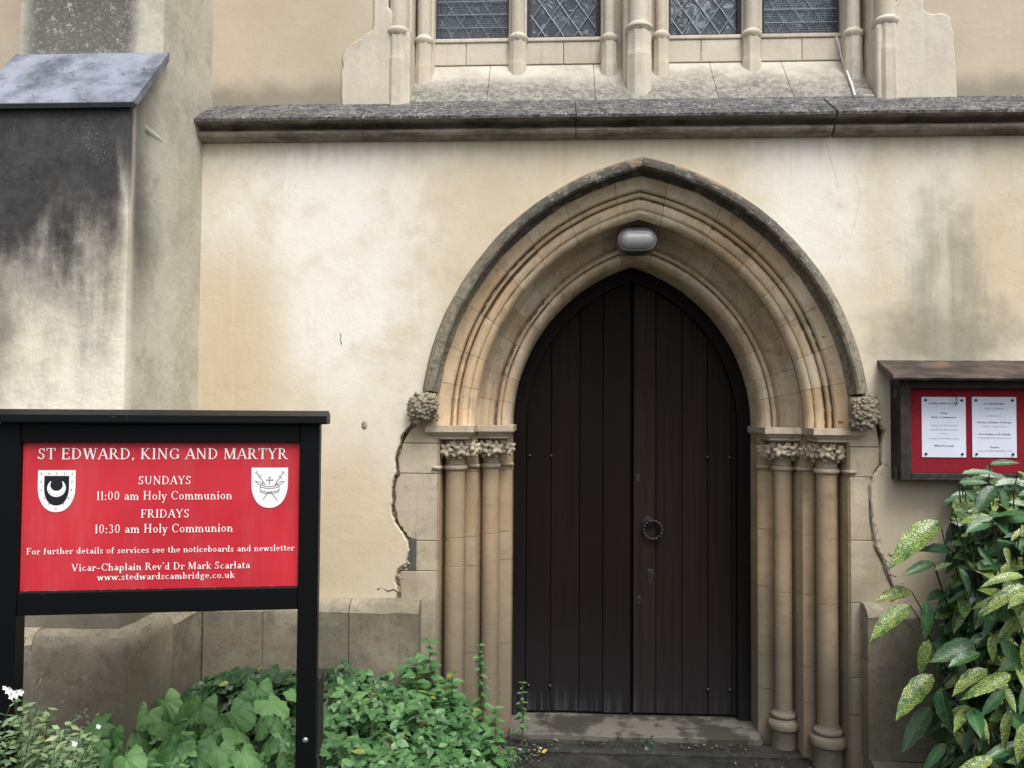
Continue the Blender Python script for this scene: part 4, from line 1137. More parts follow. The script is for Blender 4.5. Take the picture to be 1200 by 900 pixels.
# ------------------------------------------------------------------ church notice sign on two posts
SO = Vector((-2.3175, -1.372, 0)); sa = math.atan2(.172, .9425); e1 = Vector((math.cos(sa), math.sin(sa), 0)); e2 = Vector((-e1.y, e1.x, 0))
def sf(u, w, d): return SO+e1*u-e2*d+Vector((0, 0, w))
sign = empty('church_sign', SO+e1*.48, 'red church sign with white lettering in a black frame on two posts', 'sign')
def sbox(name, u0, u1, w0, w1, d0, d1, m, parent, c=.003):
    b = MB(); b.box(u0, u1, -d1, -d0, w0, w1, c); b.v = [sf(v.x, v.z, -v.y) for v in b.v]; return b.build(name, m, parent)
PW = .957
sbox('post', -.072, -.001, -.2, 1.745, -.05, .022, M['black'], sign)
pR = sbox('post', PW+.001, PW+.072, -.2, 1.745, -.05, .022, M['black'], sign)
sbox('rail', 0, PW, 1.678, 1.745, -.04, .020, M['black'], sign)
sbox('rail', 0, PW, 1.072, 1.152, -.04, .020, M['black'], sign)
face = sbox('sign_panel', 0.0005, PW-.0005, 1.1525, 1.6775, -.03, .0, M['red'], sign, .0005)
b = MB(); capp = [(-.09, 1.746), (.055, 1.746), (.058, 1.752), (.056, 1.776), (-.02, 1.795), (-.09, 1.778)]
b.prism([sf(-.105, z, d) for d, z in capp], e1*(PW+.105+.100)); cap_o = b.build('cap_board', M['black'], sign)
q = (1.0, .56)
b = MB(); b.lathe([(.0, .006), (.006, .0055), (.010, .002), (.011, 0)], 0, 0, 12, cap=False)
b.v = [sf(PW+.036+v.x, .60+v.y, .022+v.z) for v in b.v]; b.build('bolt', M['steel'], pR, smooth=True)
# old timber stub the right post is bolted to
sbox('post_stub', PW+.000, PW+.082, -.1, .80, -.17, -.055, M['weatherwood'], sign, .006)
# lettering. panel px -> (u,w)
def pxu(px, py):
    d = ray(px, py); n = e2; t = (SO-CAM).dot(n)/d.dot(n); p = CAM+d*t; return ((p-SO).dot(e1), p.z)
def line(s, x0, x1, ybase, hpx, bold=1.0, m='white', parent=None):
    a = pxu(x0, ybase[0]); c = pxu(x1, ybase[1]); z = (a[1]+c[1])/2
    b = MB(); text_mb(b, s, (a[0]+c[0])/2, z, hpx/318, c[0]-a[0], sf, .0022, bold)
    return b.build('lettering', M[m], face, fix=False)
line('ST EDWARD, KING AND MARTYR', 44, 337, (539, 537), 12.5, 1.08)
line('SUNDAYS', 162, 224, (568, 567), 9.5, 1.08)
line('11:00 am Holy Communion', 113, 272, (587, 584), 10)
line('FRIDAYS', 165, 222, (607, 606), 9.5, 1.08)
line('10:30 am Holy Communion', 111, 273, (626, 622), 10)
line('For further details of services see the noticeboards and newsletter', 31, 345, (652, 643), 7.2, 1.05)
line("Vicar-Chaplain Rev'd Dr Mark Scarlata", 84, 293, (670, 665), 8.2, 1.05)
line('www.stedwardscambridge.co.uk', 114, 275, (680, 677), 7.6, 1.05)
b = MB(); rc = random.Random(5)
for i in range(26):
    u_ = rc.uniform(.01, .5) if i < 20 else rc.uniform(.5, .95); w_ = rc.uniform(.004, .014); d_ = .0018+i*2e-6
    n_ = len(b.v); b.v += [sf(u_, 1.1532, d_), sf(u_+w_, 1.1532, d_), sf(u_+w_*.8, 1.1532+rc.uniform(.0006, .0014), d_), sf(u_+w_*.3, 1.1532+rc.uniform(.0006, .002), d_)]; b.f.append([n_, n_+1, n_+2, n_+3])
b.build('paint_chips', M['dry'], face, fix=False, kind='stuff')
# shields
def shield(cx, w0, w1, wd, k=1.0):
    h = w1-w0; pts = [(-wd/2, w1), (wd/2, w1), (wd/2, w1-h*.42)]
    for i in range(1, 9):
        t = i/8; pts.append((wd/2*(1-t**1.9), w1-h*.42-(h*.58)*math.sin(t*math.pi/2)))
    for i in range(7, -1, -1):
        t = i/8; pts.append((-wd/2*(1-t**1.9), w1-h*.42-(h*.58)*math.sin(t*math.pi/2)))
    pts = [(cx+a, b_) for a, b_ in pts]; return pts
def flat(polys, d, name, m, parent, ex=.0006):
    b = MB()
    for pg in polys:
        ar = sum(pg[i][0]*pg[(i+1) % len(pg)][1]-pg[(i+1) % len(pg)][0]*pg[i][1] for i in range(len(pg)))
        if ar < 0: pg = pg[::-1]
        v = [Vector((x, z, 0)) for x, z in pg]; t = tessellate_polygon([v]); d += 3e-7
        n = len(b.v); b.v += [sf(x, z, d) for x, z in pg]; b.f += [[n+i for i in f] for f in t]
    return b.build(name, m, parent, fix=False)
a, c = pxu(45, 551), pxu(88, 600); scx = (a[0]+c[0])/2
sh = flat([shield(scx, c[1], a[1], c[0]-a[0])], .002, 'shield', M['white'], face)
wdt = c[0]-a[0]; hh = a[1]-c[1]
flat([shield(scx, c[1]+hh*.16, a[1]-hh*.135, wdt*.66)], .0026, 'shield_field', M['ink'], face)
def crescent(cx, cz, r, n=20):
    out = [(cx+r*math.cos(R(a)), cz+r*math.sin(R(a))) for a in [130+(280*i/n) for i in range(n+1)]]
    inn = [(cx+r*.66*math.cos(R(a)), cz+r*.34+r*.66*math.sin(R(a))) for a in [395-(250*i/n) for i in range(n+1)]]
    return out+inn
flat([crescent(scx, c[1]+hh*.575, wdt*.25)], .0032, 'crescent', M['white'], face)
dots = []
def spot(x, z, s): dots.append([(x-s*.5, z), (x, z-s*.7), (x+s*.5, z), (x+s*.25, z+s), (x-s*.25, z+s)])
for i in range(5): spot(scx+wdt*(-.41+.205*i), a[1]-hh*.085, .0035)
for (fx, fz) in ((.41, .28), (.40, .48), (.32, .66), (.19, .80), (0, .92)):
    spot(scx+wdt*fx, a[1]-hh*fz, .0035)
    if fx: spot(scx-wdt*fx, a[1]-hh*fz, .0035)
for i in range(7):
    an = R(200+140*i/6); spot(scx+wdt*.215*math.cos(an), c[1]+hh*.575+wdt*.205*math.sin(an), .0022)
flat(dots, .0036, 'shield_spots', M['ink'], face)
a, c = pxu(295, 548), pxu(337, 595); scx = (a[0]+c[0])/2; wdt = c[0]-a[0]; hh = a[1]-c[1]
flat([shield(scx, c[1], a[1], wdt)], .002, 'shield', M['white'], face)
pg = []
def seg2(x0, z0, x1, z1, w):
    d = Vector((x1-x0, z1-z0)).normalized(); n = Vector((-d.y, d.x))*w
    pg.append([(x0-n.x, z0-n.y), (x1-n.x, z1-n.y), (x1+n.x, z1+n.y), (x0+n.x, z0+n.y)])
def LN(x0, z0, x1, z1, w=.0011): seg2(scx+wdt*x0, a[1]-hh*z0, scx+wdt*x1, a[1]-hh*z1, w)
LN(-.38, .10, -.12, .42, .0013); LN(-.40, .14, -.35, .08); LN(-.30, .24, -.22, .18); LN(.38, .10, .14, .44, .0013); LN(.40, .16, .33, .08); LN(.24, .20, .34, .27)
LN(-.04, .62, -.18, .80, .0013); LN(.05, .62, .22, .82, .0013)
for k in range(10):
    t0, t1 = -.26+.052*k, -.26+.052*(k+1); f_ = lambda t, o: o+.045*(1-(t/.26)**2)
    for o in (.42, .47, .56, .60): LN(t0, f_(t0, o), t1, f_(t1, o), .0012)
LN(-.26, .44, -.26, .58, .0012); LN(.26, .44, .26, .58, .0012)
for s_ in (-1, 1):
    LN(s_*.26, .44, s_*.40, .34); LN(s_*.40, .34, s_*.30, .35); LN(s_*.30, .35, s_*.18, .42); LN(s_*.18, .42, s_*.2, .33)
LN(0, .22, 0, .42, .0014); LN(-.07, .31, .07, .31, .0016); LN(-.04, .25, .04, .25, .001); LN(-.08, .28, -.08, .34, .001); LN(.08, .28, .08, .34, .001)
LN(-.06, .62, .06, .60, .0022)
flat(pg, .0026, 'crown_and_arrows', M['graink'], face)

# ------------------------------------------------------------------ noticeboard on the wall, right
NB0, NB1 = 1.228, 2.30; nz0, nz1 = 1.478, 1.968
nb = empty('noticeboard', ((NB0+NB1)/2, 0, nz0), 'dark wooden wall noticeboard with red backing and a small sloping roof', 'noticeboard')
yF = -.13
MB().box(NB0, NB0+.05, yF, -.013, nz0, nz1, .003).build('case_side', M['weatherwood'], nb)
MB().box(NB1-.05, NB1, yF, -.013, nz0, nz1, .003).build('case_side', M['weatherwood'], nb)
MB().box(NB0+.051, NB1-.051, yF+.002, -.013, nz0, nz0+.034, .003).build('case_rail', M['weatherwood'], nb)
MB().box(NB0+.051, NB1-.051, yF+.002, -.013, nz1-.045, nz1, .003).build('case_rail', M['weatherwood'], nb)
MB().box(NB0+.051, NB1-.051, -.085, -.013, nz0+.035, nz1-.046).build('backing_board', M['felt'], nb)
MB().box(NB0-.008, NB0-.0005, yF+.025, yF+.05, nz0-.004, nz0+.06).build('hinge', M['stud'], nb)
MB().box(NB0-.008, NB0-.0005, yF+.02, yF+.06, nz1-.09, nz1-.055).build('hinge', M['stud'], nb)
b = MB(); n = 24; rp = [(-.006, 2.066), (-.20, 1.985), (-.205, 1.968), (-.198, 1.958), (-.006, 2.035)]; vs = []
for k in range(n+1):
    x = NB0-.062+(NB1-NB0+.124)*k/n
    for y, z in rp:
        e = .003*mnoise.noise(Vector((x*20, z*20, 1))); vs.append((x, y+(e if y < -.1 else 0), z+e))
m_ = len(rp); fs = [(k*m_+j, k*m_+(j+1) % m_, (k+1)*m_+(j+1) % m_, (k+1)*m_+j) for k in range(n) for j in range(m_)]+[tuple(range(m_)), tuple(n*m_+j for j in range(m_))]
b.add(vs, fs); b.build('roof', M['roofwood'], nb)
b = MB(); q = P(1117, 455, -.12)
b.tube([(q.x, -.10, nz1-.048), (q.x-.003, -.112, nz1-.072), (q.x+.012, -.115, nz1-.076), (q.x+.022, -.11, nz1-.10), (q.x+.018, -.105, nz1-.13)], .0022, 6); b.build('hook', M['iron'], nb)
def nf(u, w, d): return Vector((u, -.0885-d, w))
papers = [(1080, 465, 'first', [('Sunday 18th October', .72, 1, .105), ('10am', .16, 1, .265), ('Holy Communion', .60, 1, .335), ('Trinity Ten Wednesday', .66, 0, .470), ('Lunch hour the meeting', .66, 0, .540), ('Prayer', .17, 0, .605), ('Preacher Revd Mark Scarlata', .74, 0, .685), ('Ministry team', .46, 1, .805)]),
          (1139, 465, 'second', [('ST EDWARD', .50, 1, .115), ('King & Martyr', .46, 0, .190), ('SUNDAYS', .34, 0, .315), ('Every Sunday at 11 am', .80, 1, .420), ('Holy Communion', .58, 0, .485), ('First Sunday of the Month', .74, 1, .615), ('Revd Mark Scarlata Vicar', .76, 0, .675), ('Enquiries', .22, 1, .830), ('www.stedwardscambridge.co.uk', .82, 0, .885)]),
          (0, 0, 'third', [('SERVICES', .50, 1, .115), ('at St Edward', .46, 0, .190), ('Morning Prayer', .6, 0, .4), ('Holy Communion', .6, 0, .5)])]
for i, (u, v, nm, lines) in enumerate(papers):
    if i < 2: p0 = P(u, v, -.09); x0 = p0.x; zt = p0.z
    else: x0 = P(1139, 465, -.09).x+.275; zt = P(1139, 465, -.09).z
    w_, h_ = .209, .293
    b = MB(); nx, nzn = 6, 8; vs = []
    for jz_ in range(nzn+1):
        for ix in range(nx+1):
            fx, fz = ix/nx, jz_/nzn
            bul = .0016*math.sin(fx*math.pi)*math.sin(fz*math.pi)
            vs.append(nf(x0+w_*fx, zt-h_*fz, bul+.0004))
    b.add(vs, [(j*(nx+1)+k_, (j+1)*(nx+1)+k_, (j+1)*(nx+1)+k_+1, j*(nx+1)+k_+1) for j in range(nzn) for k_ in range(nx)])
    lab = ('white printed notice on the red board, nearest its left frame', 'white printed notice at mid board, headed in capitals above the laurel', 'white printed notice on the red board beside its right frame')[i]
    pa = b.build('paper_notice', M['paper'], smooth=True, fix=False, label=lab, cat='notice', group='paper notices pinned on the red noticeboard')
    for (s, fw, bold, fz) in lines:
        tb = MB(); text_mb(tb, s, x0+w_*.5, zt-h_*fz-.004, .0085 if bold else .0075, w_*fw*.95, nf, .0026, 1.35 if bold else 1.0)
        tb.build('print', M['boldtext' if bold else 'text'], pa, fix=False)
    for fx in (.09, .91):
        for fz in (.055, .945):
            pb = MB(); pb.lathe([(.0, .005), (.004, .0045), (.0062, .002), (.0062, 0)], 0, 0, 10, cap=False)
            pb.v = [nf(x0+w_*fx+t.x, zt-h_*fz+t.y, .002+t.z) for t in pb.v]; pb.build('pin', M['ink'], pa, smooth=True)

# ------------------------------------------------------------------ leaves
def leaf_mesh(name, m, width, shape, n=6, fold=.18, curl=.25, teeth=0.0, seed=0, wave=0.0):
    rr = random.Random(seed); b = MB(); vs = []
    for i in range(n+1):
        t = i/n; w = width*shape(t)*.5
        if teeth and 0 < i < n: w *= 1+(teeth if i % 2 else -teeth)
        zc = -curl*t*t
        wl, wr = wave*math.sin(i*2.3+seed), wave*math.cos(i*1.9+seed)
        vs += [(-w, t-(.02*w), zc+fold*w+wl), (-w*.5, t, zc+fold*w*.35+wl*.4), (0, t, zc), (w*.5, t, zc+fold*w*.35+wr*.4), (w, t-(.02*w), zc+fold*w+wr)]
    fs = [(5*i+j, 5*i+j+1, 5*i+j+6, 5*i+j+5) for i in range(n) for j in range(4)]
    b.add(vs, fs); return b.mesh(name, m, True)
lance = lambda t: (math.sin(math.pi*min(1, t**.8)))**.75*(1-.12*t) if 0 < t < 1 else .02
heart = lambda t: (.72 if t <= 0 else .02 if t >= 1 else (1-t)**.62*(.72+1.4*t)*1.0 if t < .3 else (1-((t-.3)/.7)**2.0)**.8*(.72+.42)*.80)
def orient(B, T, nrm, extra_roll=0.0):
    y = (T-B).normalized(); z = nrm-y*nrm.dot(y)
    if z.length < 1e-4: z = Vector((0, 0, 1))-y*y.z
    z.normalize(); x = y.cross(z)
    m = Matrix((x, y, z)).transposed()
    if extra_roll: m = m @ Matrix.Rotation(extra_roll, 3, 'Y')
    return m.to_euler()
def add_leaf(me, B, T, nrm, parent, roll=0.0, name='leaf', wscale=1.0):
    B = Vector(B); T = Vector(T); o = bpy.data.objects.new(name, me); link(o, parent, B)
    L = (T-B).length; o.rotation_euler = orient(B, T, Vector(nrm), roll); o.scale = (L*wscale, L, L); return o

# ---------------- spotted laurel
lau = empty('spotted_laurel', (1.75, -.45, .05), 'spotted laurel bush with glossy yellow flecked leaves below the wall noticeboard', 'shrub')
LM = [leaf_mesh('laurel_leaf', M['laurel%d' % (i % 3)], (.40, .44, .38, .46, .36, .42)[i], lance, 9, .35, (.12, .25, .35, .18, .4, .08)[i], .045, i, .012) for i in range(6)]
toC = lambda p: (CAM-Vector(p)).normalized()
hand = [ # base, tip (photo px), depth Y base/tip, mesh (0,3 fleck /1,4 yellow /2,5 dark), tilt
 ((1108,606),(1042,654),-.50,-.60,1),((1122,556),(1172,552),-.70,-.72,0),((1120,566),(1158,563),-.74,-.78,3),((1168,566),(1143,600),-.72,-.78,3),
 ((1172,570),(1182,602),-.66,-.7,0),((1146,586),(1106,585),-.55,-.6,5),((1160,558),(1128,566),-.6,-.66,0),((1120,646),(1080,641),-.52,-.56,3),
 ((1098,658),(1059,672),-.60,-.66,0),((1094,670),(1116,656),-.62,-.60,1),((1072,692),(1029,698),-.48,-.56,1),((1072,706),(1020,741),-.54,-.62,1),
 ((1086,700),(1086,750),-.70,-.74,3),((1090,745),(1076,790),-.64,-.66,1),((1148,752),(1092,772),-.80,-.84,3),((1152,764),(1112,778),-.84,-.90,0),
 ((1098,786),(1049,834),-.66,-.76,1),((1102,800),(1112,862),-.88,-.92,3),((1094,822),(1057,880),-.60,-.66,0),((1162,782),(1114,806),-.86,-.90,1),
 ((1190,788),(1135,812),-.90,-.96,4),((1160,742),(1165,776),-.85,-.88,1),((1170,744),(1200,788),-.86,-.9,3),((1204,676),(1158,673),-.86,-.92,4),
 ((1206,684),(1156,707),-.9,-.96,4),((1200,690),(1196,722),-.92,-.95,4),((1144,638),(1166,664),-.66,-.70,5),((1146,655),(1158,682),-.66,-.7,0),
 ((1122,662),(1140,697),-.64,-.7,3),((1208,618),(1184,628),-.8,-.84,1),((1188,828),(1168,872),-.9,-.95,4),((1182,832),(1212,868),-.9,-.92,3),
 ((1180,806),(1150,838),-.82,-.86,0),((1168,888),(1120,902),-.95,-1.0,4),((1200,870),(1150,890),-.9,-.95,0),((1128,572),(1160,598),-.7,-.76,0),
 ((1156,545),(1196,540),-.68,-.7,0),((1190,552),(1214,562),-.7,-.7,4),((1150,600),(1160,622),-.6,-.62,5),((1176,602),(1192,612),-.66,-.70,0),
 ((1110,606),(1140,600),-.55,-.56,5),((1196,612),(1210,640),-.8,-.84,4),((1178,640),(1182,656),-.72,-.8,4),((1142,690),(1110,706),-.6,-.6,5),
 ((1150,700),(1160,740),-.7,-.72,5),((1176,700),(1188,742),-.78,-.8,3),((1170,716),(1150,748),-.76,-.8,0),((1204,722),(1172,742),-.84,-.9,1),
 ((1128,770),(1128,800),-.7,-.75,2),((1204,740),(1204,790),-.92,-.95,1),((1122,812),(1140,850),-.66,-.7,2),((1140,850),(1130,884),-.7,-.75,5),
 ((1206,800),(1196,836),-.95,-1.0,3),((1160,850),(1146,880),-.78,-.82,0),((1210,842),(1188,890),-.95,-1.0,1),((1110,868),(1084,900),-.75,-.8,2),
]
stems = MB(); centre = Vector((1.72, -.38, .1))
for (bp_, tp_, y0, y1, mi) in hand:
    B = P(*bp_, y0); T = P(*tp_, y1); B = T.lerp(B, .9)
    nrm = toC(B)*.75+Vector((0, 0, .75))+Vector((random.uniform(-.3, .3), 0, random.uniform(-.2, .2)))
    add_leaf(LM[mi], B, T, nrm, lau, random.uniform(-.3, .3), wscale=random.uniform(.72, .92))
    mid = B+(centre-B).normalized()*.22+Vector((0, .06, .0)); stems.tube([B, B.lerp(mid, .5)+Vector((0, .01, .012)), mid], [.0022, .0028, .0035], 5)
# fill: whorls of leaves through the bush volume
rr = random.Random(3)
def Qp(p):
    w = p-CAM; d = w.dot(cf); return 600+F*w.dot(cr)/d, 450-F*w.dot(cu)/d
lbound = [(530, 1142), (545, 1120), (565, 1104), (590, 1100), (640, 1118), (690, 1095), (740, 1098), (790, 1100), (850, 1092), (910, 1086)]
def ub(v):
    if v < 530: return 9999
    for (a, ua), (c, uc) in zip(lbound, lbound[1:]):
        if a <= v <= c: return ua+(uc-ua)*(v-a)/(c-a)
    return 1086
inn = MB()
for k in range(9000):
    c = Vector((rr.uniform(1.2, 2.5), rr.uniform(-.85, -.06), rr.uniform(.03, 1.50))); u_, v_ = Qp(c)
    if u_ < ub(v_)+14 or ((c.x-1.95)/.80)**2+((c.z-.7)/.88)**2+((c.y+.3)/.56)**2 > 1.1: continue
    d = Vector((rr.uniform(-1, .6), rr.uniform(-1, .3), rr.uniform(-1.1, .3))).normalized(); n_ = Vector((rr.uniform(-.4, .4), -.6, 1)).normalized(); e = n_.cross(d).normalized(); L = rr.uniform(.08, .14); w2 = L*.22; i0 = len(inn.v)
    inn.v += [c, c+d*L*.3+e*w2*.9+n_*.008, c+d*L*.68+e*w2*.8, c+d*L-n_*.02, c+d*L*.68-e*w2*.8, c+d*L*.3-e*w2*.9+n_*.008, c+d*L*.5-n_*.006]
    inn.f += [[i0+a, i0+(a+1) % 6, i0+6] for a in range(6)]
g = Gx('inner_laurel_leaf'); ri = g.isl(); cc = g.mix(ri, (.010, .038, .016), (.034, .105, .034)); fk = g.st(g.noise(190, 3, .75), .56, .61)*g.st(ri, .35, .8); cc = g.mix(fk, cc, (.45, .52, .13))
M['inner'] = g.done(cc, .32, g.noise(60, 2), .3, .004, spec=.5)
inn.build('inner_foliage', M['inner'], lau, fix=False, kind='stuff')
cnt = 0
for w_ in range(600):
    if cnt >= 242: break
    x = rr.uniform(1.15, 2.0); z = rr.uniform(.06, 1.52); y = rr.uniform(-.98, -.25)
    c = Vector((x, y, z)); u_, v_ = Qp(c)
    if v_ > 925: continue
    if u_ < ub(v_)+12 or u_ > 1218: continue
    out = (c-Vector((1.85, -.3, .6))).normalized()
    stems.tube([c, c.lerp(centre, .25)+Vector((0, .02, -.03)), c.lerp(centre, .5)+Vector((0, .06, -.05))], [.002, .003, .004], 4)
    for k in range(rr.randint(5, 7)):
        if cnt >= 242: break
        a = k*2.4+rr.uniform(-.3, .3); L = rr.uniform(.095, .145)
        d = Vector((math.cos(a), math.sin(a)*.8, rr.uniform(-.8, .1)))+out*.5; d.normalize()
        T = c+d*L; u_, v_ = Qp(T)
        if u_ < ub(v_) or T.y > -.04 or T.z < .04: continue
        n_ = Vector((d.x*.3, d.y*.3-.55, 1))
        add_leaf(LM[rr.choice((0, 5, 1, 1, 3, 4, 4, 4))], c, T, n_, lau, rr.uniform(-.4, .4), wscale=rr.uniform(.95, 1.2)); cnt += 1
for k in range(5):
    a = Vector((1.62+.08*k, -.38+.06*math.sin(k*2), .0)); stems.tube([a, Vector((1.48+.16*k, -.42, .6)), Vector((1.45+.18*k, -.45, 1.0))], [.012, .009, .005], 6)
stems.build('stem', M['bark'], lau)

# ---------------- broad heart-leaved plants behind the sign
def broad_mesh(name, m, seed, asp):
    """rounded heart-shaped leaf: stalk at a notch, radiating raised veins, ruffled edge"""
    q = random.Random(seed); b = MB(); n = 42; rings = (.22, .45, .68, .86, 1.0); ph = q.uniform(0, 6)
    org = Vector((0, .16, 0)); vs = [(0, .16, -.02)]
    for rj, rg in enumerate(rings):
        for i in range(n):
            th = 2*math.pi*i/n; c_ = math.cos(th)      # 0 = tip
            r = .50+.10*max(0, c_)**6+.05*math.cos(th*2)+.014*math.cos(9*th+ph)*rg+.010*math.cos(17*th+ph*2)*rg
            if c_ < -.80: r *= 1-.72*((-c_-.80)/.20)**1.3
            vein = math.cos(7*th*.5)**8 if abs(th-math.pi) > .5 else 0
            z = .05*rg-.20*rg*rg+.045*rg*math.sin(5*th+ph)*rg+.03*rg*rg*math.sin(11*th+ph*3)-.010*vein*math.sin(math.pi*min(1, rg))
            vs.append((asp*r*rg*math.sin(th), .16+.02+r*rg*c_*1.08+.18*rg, z))
    fs = [(0, 1+(i+1) % n, 1+i) for i in range(n)]
    for k in range(len(rings)-1):
        for i in range(n):
            a, c = 1+k*n+i, 1+k*n+(i+1) % n; fs.append((a, c, c+n, a+n))
    fs = [tuple(reversed(f)) for f in fs]
    b.add(vs, fs); return b.mesh(name, m, True)
BM_ = [broad_mesh('broad_leaf', M['broad'], i, (1.0, 1.1, .92, 1.05)[i]) for i in range(4)]
plants = [
 ((-2.20, -.98), 'low clump of broad leaves farthest left, partly hidden by the flowering plant', [
   (112,872,26,-130,-1.0),(128,888,26,-90,-1.05),(104,892,24,-110,-1.05),(96,874,20,-160,-1.0),(134,862,20,-70,-.98),(150,896,26,-60,-1.1),(118,850,18,-150,-.95)]),
 ((-2.02, -.62), 'clump of large pale heart shaped leaves at the foot of the buttress behind the sign', [
   (135,842,24,-60,-.62),(150,822,30,-110,-.66),(170,842,34,-100,-.72),(118,862,26,-150,-.66),(196,826,22,-50,-.60),(188,848,26,-20,-.70),(160,872,28,-70,-.78),(110,884,26,-130,-.80),(142,893,28,-100,-.9),(172,893,28,-80,-.92),(128,872,24,170,-.74)]),
 ((-1.72, -.62), 'clump of large wavy green leaves in the bed left of the right signpost', [
   (232,838,34,-90,-.70),(262,850,32,-60,-.76),(282,862,26,-40,-.84),(210,862,26,-140,-.8),(200,888,34,-100,-.95),(228,888,30,-80,-.95),(258,882,32,-70,-.95),(288,888,30,-50,-.98),(246,866,26,-100,-.86),(218,824,24,-120,-.6),(276,838,24,-30,-.66)]),
 ((-1.42, -.50), 'small clump of bright round leaves directly behind the right signpost', [
   (302,812,26,-80,-.55),(320,826,24,-40,-.6),(292,826,22,-130,-.6),(326,848,24,-60,-.7),(306,850,24,-100,-.72),(336,868,26,-60,-.85),(312,876,24,-110,-.9),(330,894,24,-90,-1.0),(342,812,18,-40,-.5)]),
]
for (pxy, lab, lv) in plants:
    root = empty('broad_leaved_plant', (pxy[0], pxy[1], .05), lab, 'plant', 'broad leaved plants in the bed behind the sign')
    st_ = MB(); base = Vector((pxy[0], pxy[1], .03))
    for (u, v, s, ang, Y) in lv:
        C = P(u, v, Y); dep = (C-CAM).dot(cf); L = s*1.5*dep/F*random.uniform(.62, 1.12)
        a = R(ang); d = cr*math.cos(a)+cu*math.sin(a)*.75+Vector((0, -.45, 0)); d.normalize()
        B = C-d*L*.4; T = C+d*L*.6
        nrm = Vector((random.uniform(-.8, .8), random.uniform(-1.3, .0), 1.0))
        add_leaf(random.choice(BM_), B, T, nrm, root, random.uniform(-.35, .35), wscale=random.uniform(.85, 1.1))
        st_.tube([B, B.lerp(base, .4)+Vector((0, .03, -.02)), base+Vector((random.uniform(-.04, .04), random.uniform(-.04, .04), 0))], [.003, .004, .005], 5)
    # lower leaves that fill the clump
    for k in range(14):
        a = random.uniform(0, 6.28); r_ = random.uniform(.05, .24); h_ = random.uniform(.12, .36)
        B = Vector((pxy[0]+r_*math.cos(a), pxy[1]+r_*.8*math.sin(a), h_)); d = Vector((math.cos(a), math.sin(a), -.35)).normalized()
        add_leaf(random.choice(BM_), B, B+d*random.uniform(.08, .12), Vector((0, -.4, 1)), root, random.uniform(-.3, .3))
    st_.build('stalk', M['stem'], root)

# ---------------- ground cover of small lobed leaves
def cover(name, m, region, hfun, nleaf, size, seed, label, sizes=(.7, 1.3), lobes=True):
    rr = random.Random(seed); b = MB()
    x0, x1, y0, y1 = region; made = 0
    while made < nleaf:
        x = rr.uniform(x0, x1); y = rr.uniform(y0, y1); H = hfun(x, y)
        if H <= .02: continue
        z = H-abs(rr.gauss(0, 1))*H*.34+rr.uniform(-.02, .03)
        if z < .01: continue
        c = Vector((x, y, z)); s = size*rr.uniform(*sizes); a = rr.uniform(0, 6.28)
        tilt = Vector((rr.uniform(-.55, .55), rr.uniform(-.9, .25), 1)).normalized()
        u = Vector((math.cos(a), math.sin(a), 0)); u = (u-tilt*u.dot(tilt)).normalized(); w = tilt.cross(u)
        leaflets = ((0, 1.0), (1.15, .85), (-1.15, .85)) if lobes else ((0, 1.0),)
        for (da, ls) in leaflets:
            d = u*math.cos(da)+w*math.sin(da); e = tilt.cross(d); L = s*ls; ww = L*.34; dr = -tilt*L*.18
            o = c+d*L*.10
            pts = [o, o+d*L*.28+e*ww*.85+tilt*L*.04, o+d*L*.6+e*ww*.8+dr*.3, o+d*L+dr, o+d*L*.6-e*ww*.8+dr*.3, o+d*L*.28-e*ww*.85+tilt*L*.04, o+d*L*.5+dr*.1-tilt*L*.03]
            n = len(b.v); b.v += pts; b.f += [[n, n+1, n+6], [n+1, n+2, n+6], [n+2, n+3, n+6], [n+3, n+4, n+6], [n+4, n+5, n+6], [n+5, n, n+6]]
        made += 1
    o = b.build(name, m, fix=False, label=label, cat='ground cover', kind='stuff'); return o
def h_main(x, y):
    if y > -.10 and x < -1.10: return 0
    if x < -1.50 or x > -.56: return 0
    e = min(1, (x+1.56)*8) * (1 if x < -.98 else max(0, 1-((x+.98)/.40)**1.3))
    h = .50+.13*mnoise.noise(Vector((x*5, y*5, 2)))+.10*mnoise.noise(Vector((x*12, y*12, 2)))
    if x > -1.02: h = min(h, .52*e+.03)
    if y > -.1: h *= .7
    return h*max(0, e)
cover('ground_elder', M['elder'], (-1.52, -.52, -1.25, .12), h_main, 2300, .052, 5, 'dense patch of small bright green leaves between the right signpost and the door')
def h_dark(x, y):
    h = .52+.06*mnoise.noise(Vector((x*4, y*4, 7)))
    if x < -1.95: h = .52-(-1.95-x)*.35
    return h if y < -.12 else 0
def h_dark2(x, y):
    return .42+.05*mnoise.noise(Vector((x*4, y*4, 7))) if x > -2.18 or y < -.86 else 0
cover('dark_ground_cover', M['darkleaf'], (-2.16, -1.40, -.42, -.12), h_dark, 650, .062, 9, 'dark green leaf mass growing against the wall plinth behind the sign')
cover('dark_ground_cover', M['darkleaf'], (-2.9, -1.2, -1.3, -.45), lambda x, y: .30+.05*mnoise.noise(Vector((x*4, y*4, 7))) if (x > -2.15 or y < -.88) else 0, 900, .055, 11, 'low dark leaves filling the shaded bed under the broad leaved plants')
def h_low(x, y):
    t = max(0, 1-((x+.95)/.42)**2) if x > -.95 else 1
    return (.17+.04*mnoise.noise(Vector((x*9, y*9, 1))))*t
cover('creeping_weed', M['darkleaf'], (-1.0, -.56, -.55, .12), h_low, 620, .026, 13, 'low creeping weed with tiny leaves along the edge of the path', (.6, 1.3), False)
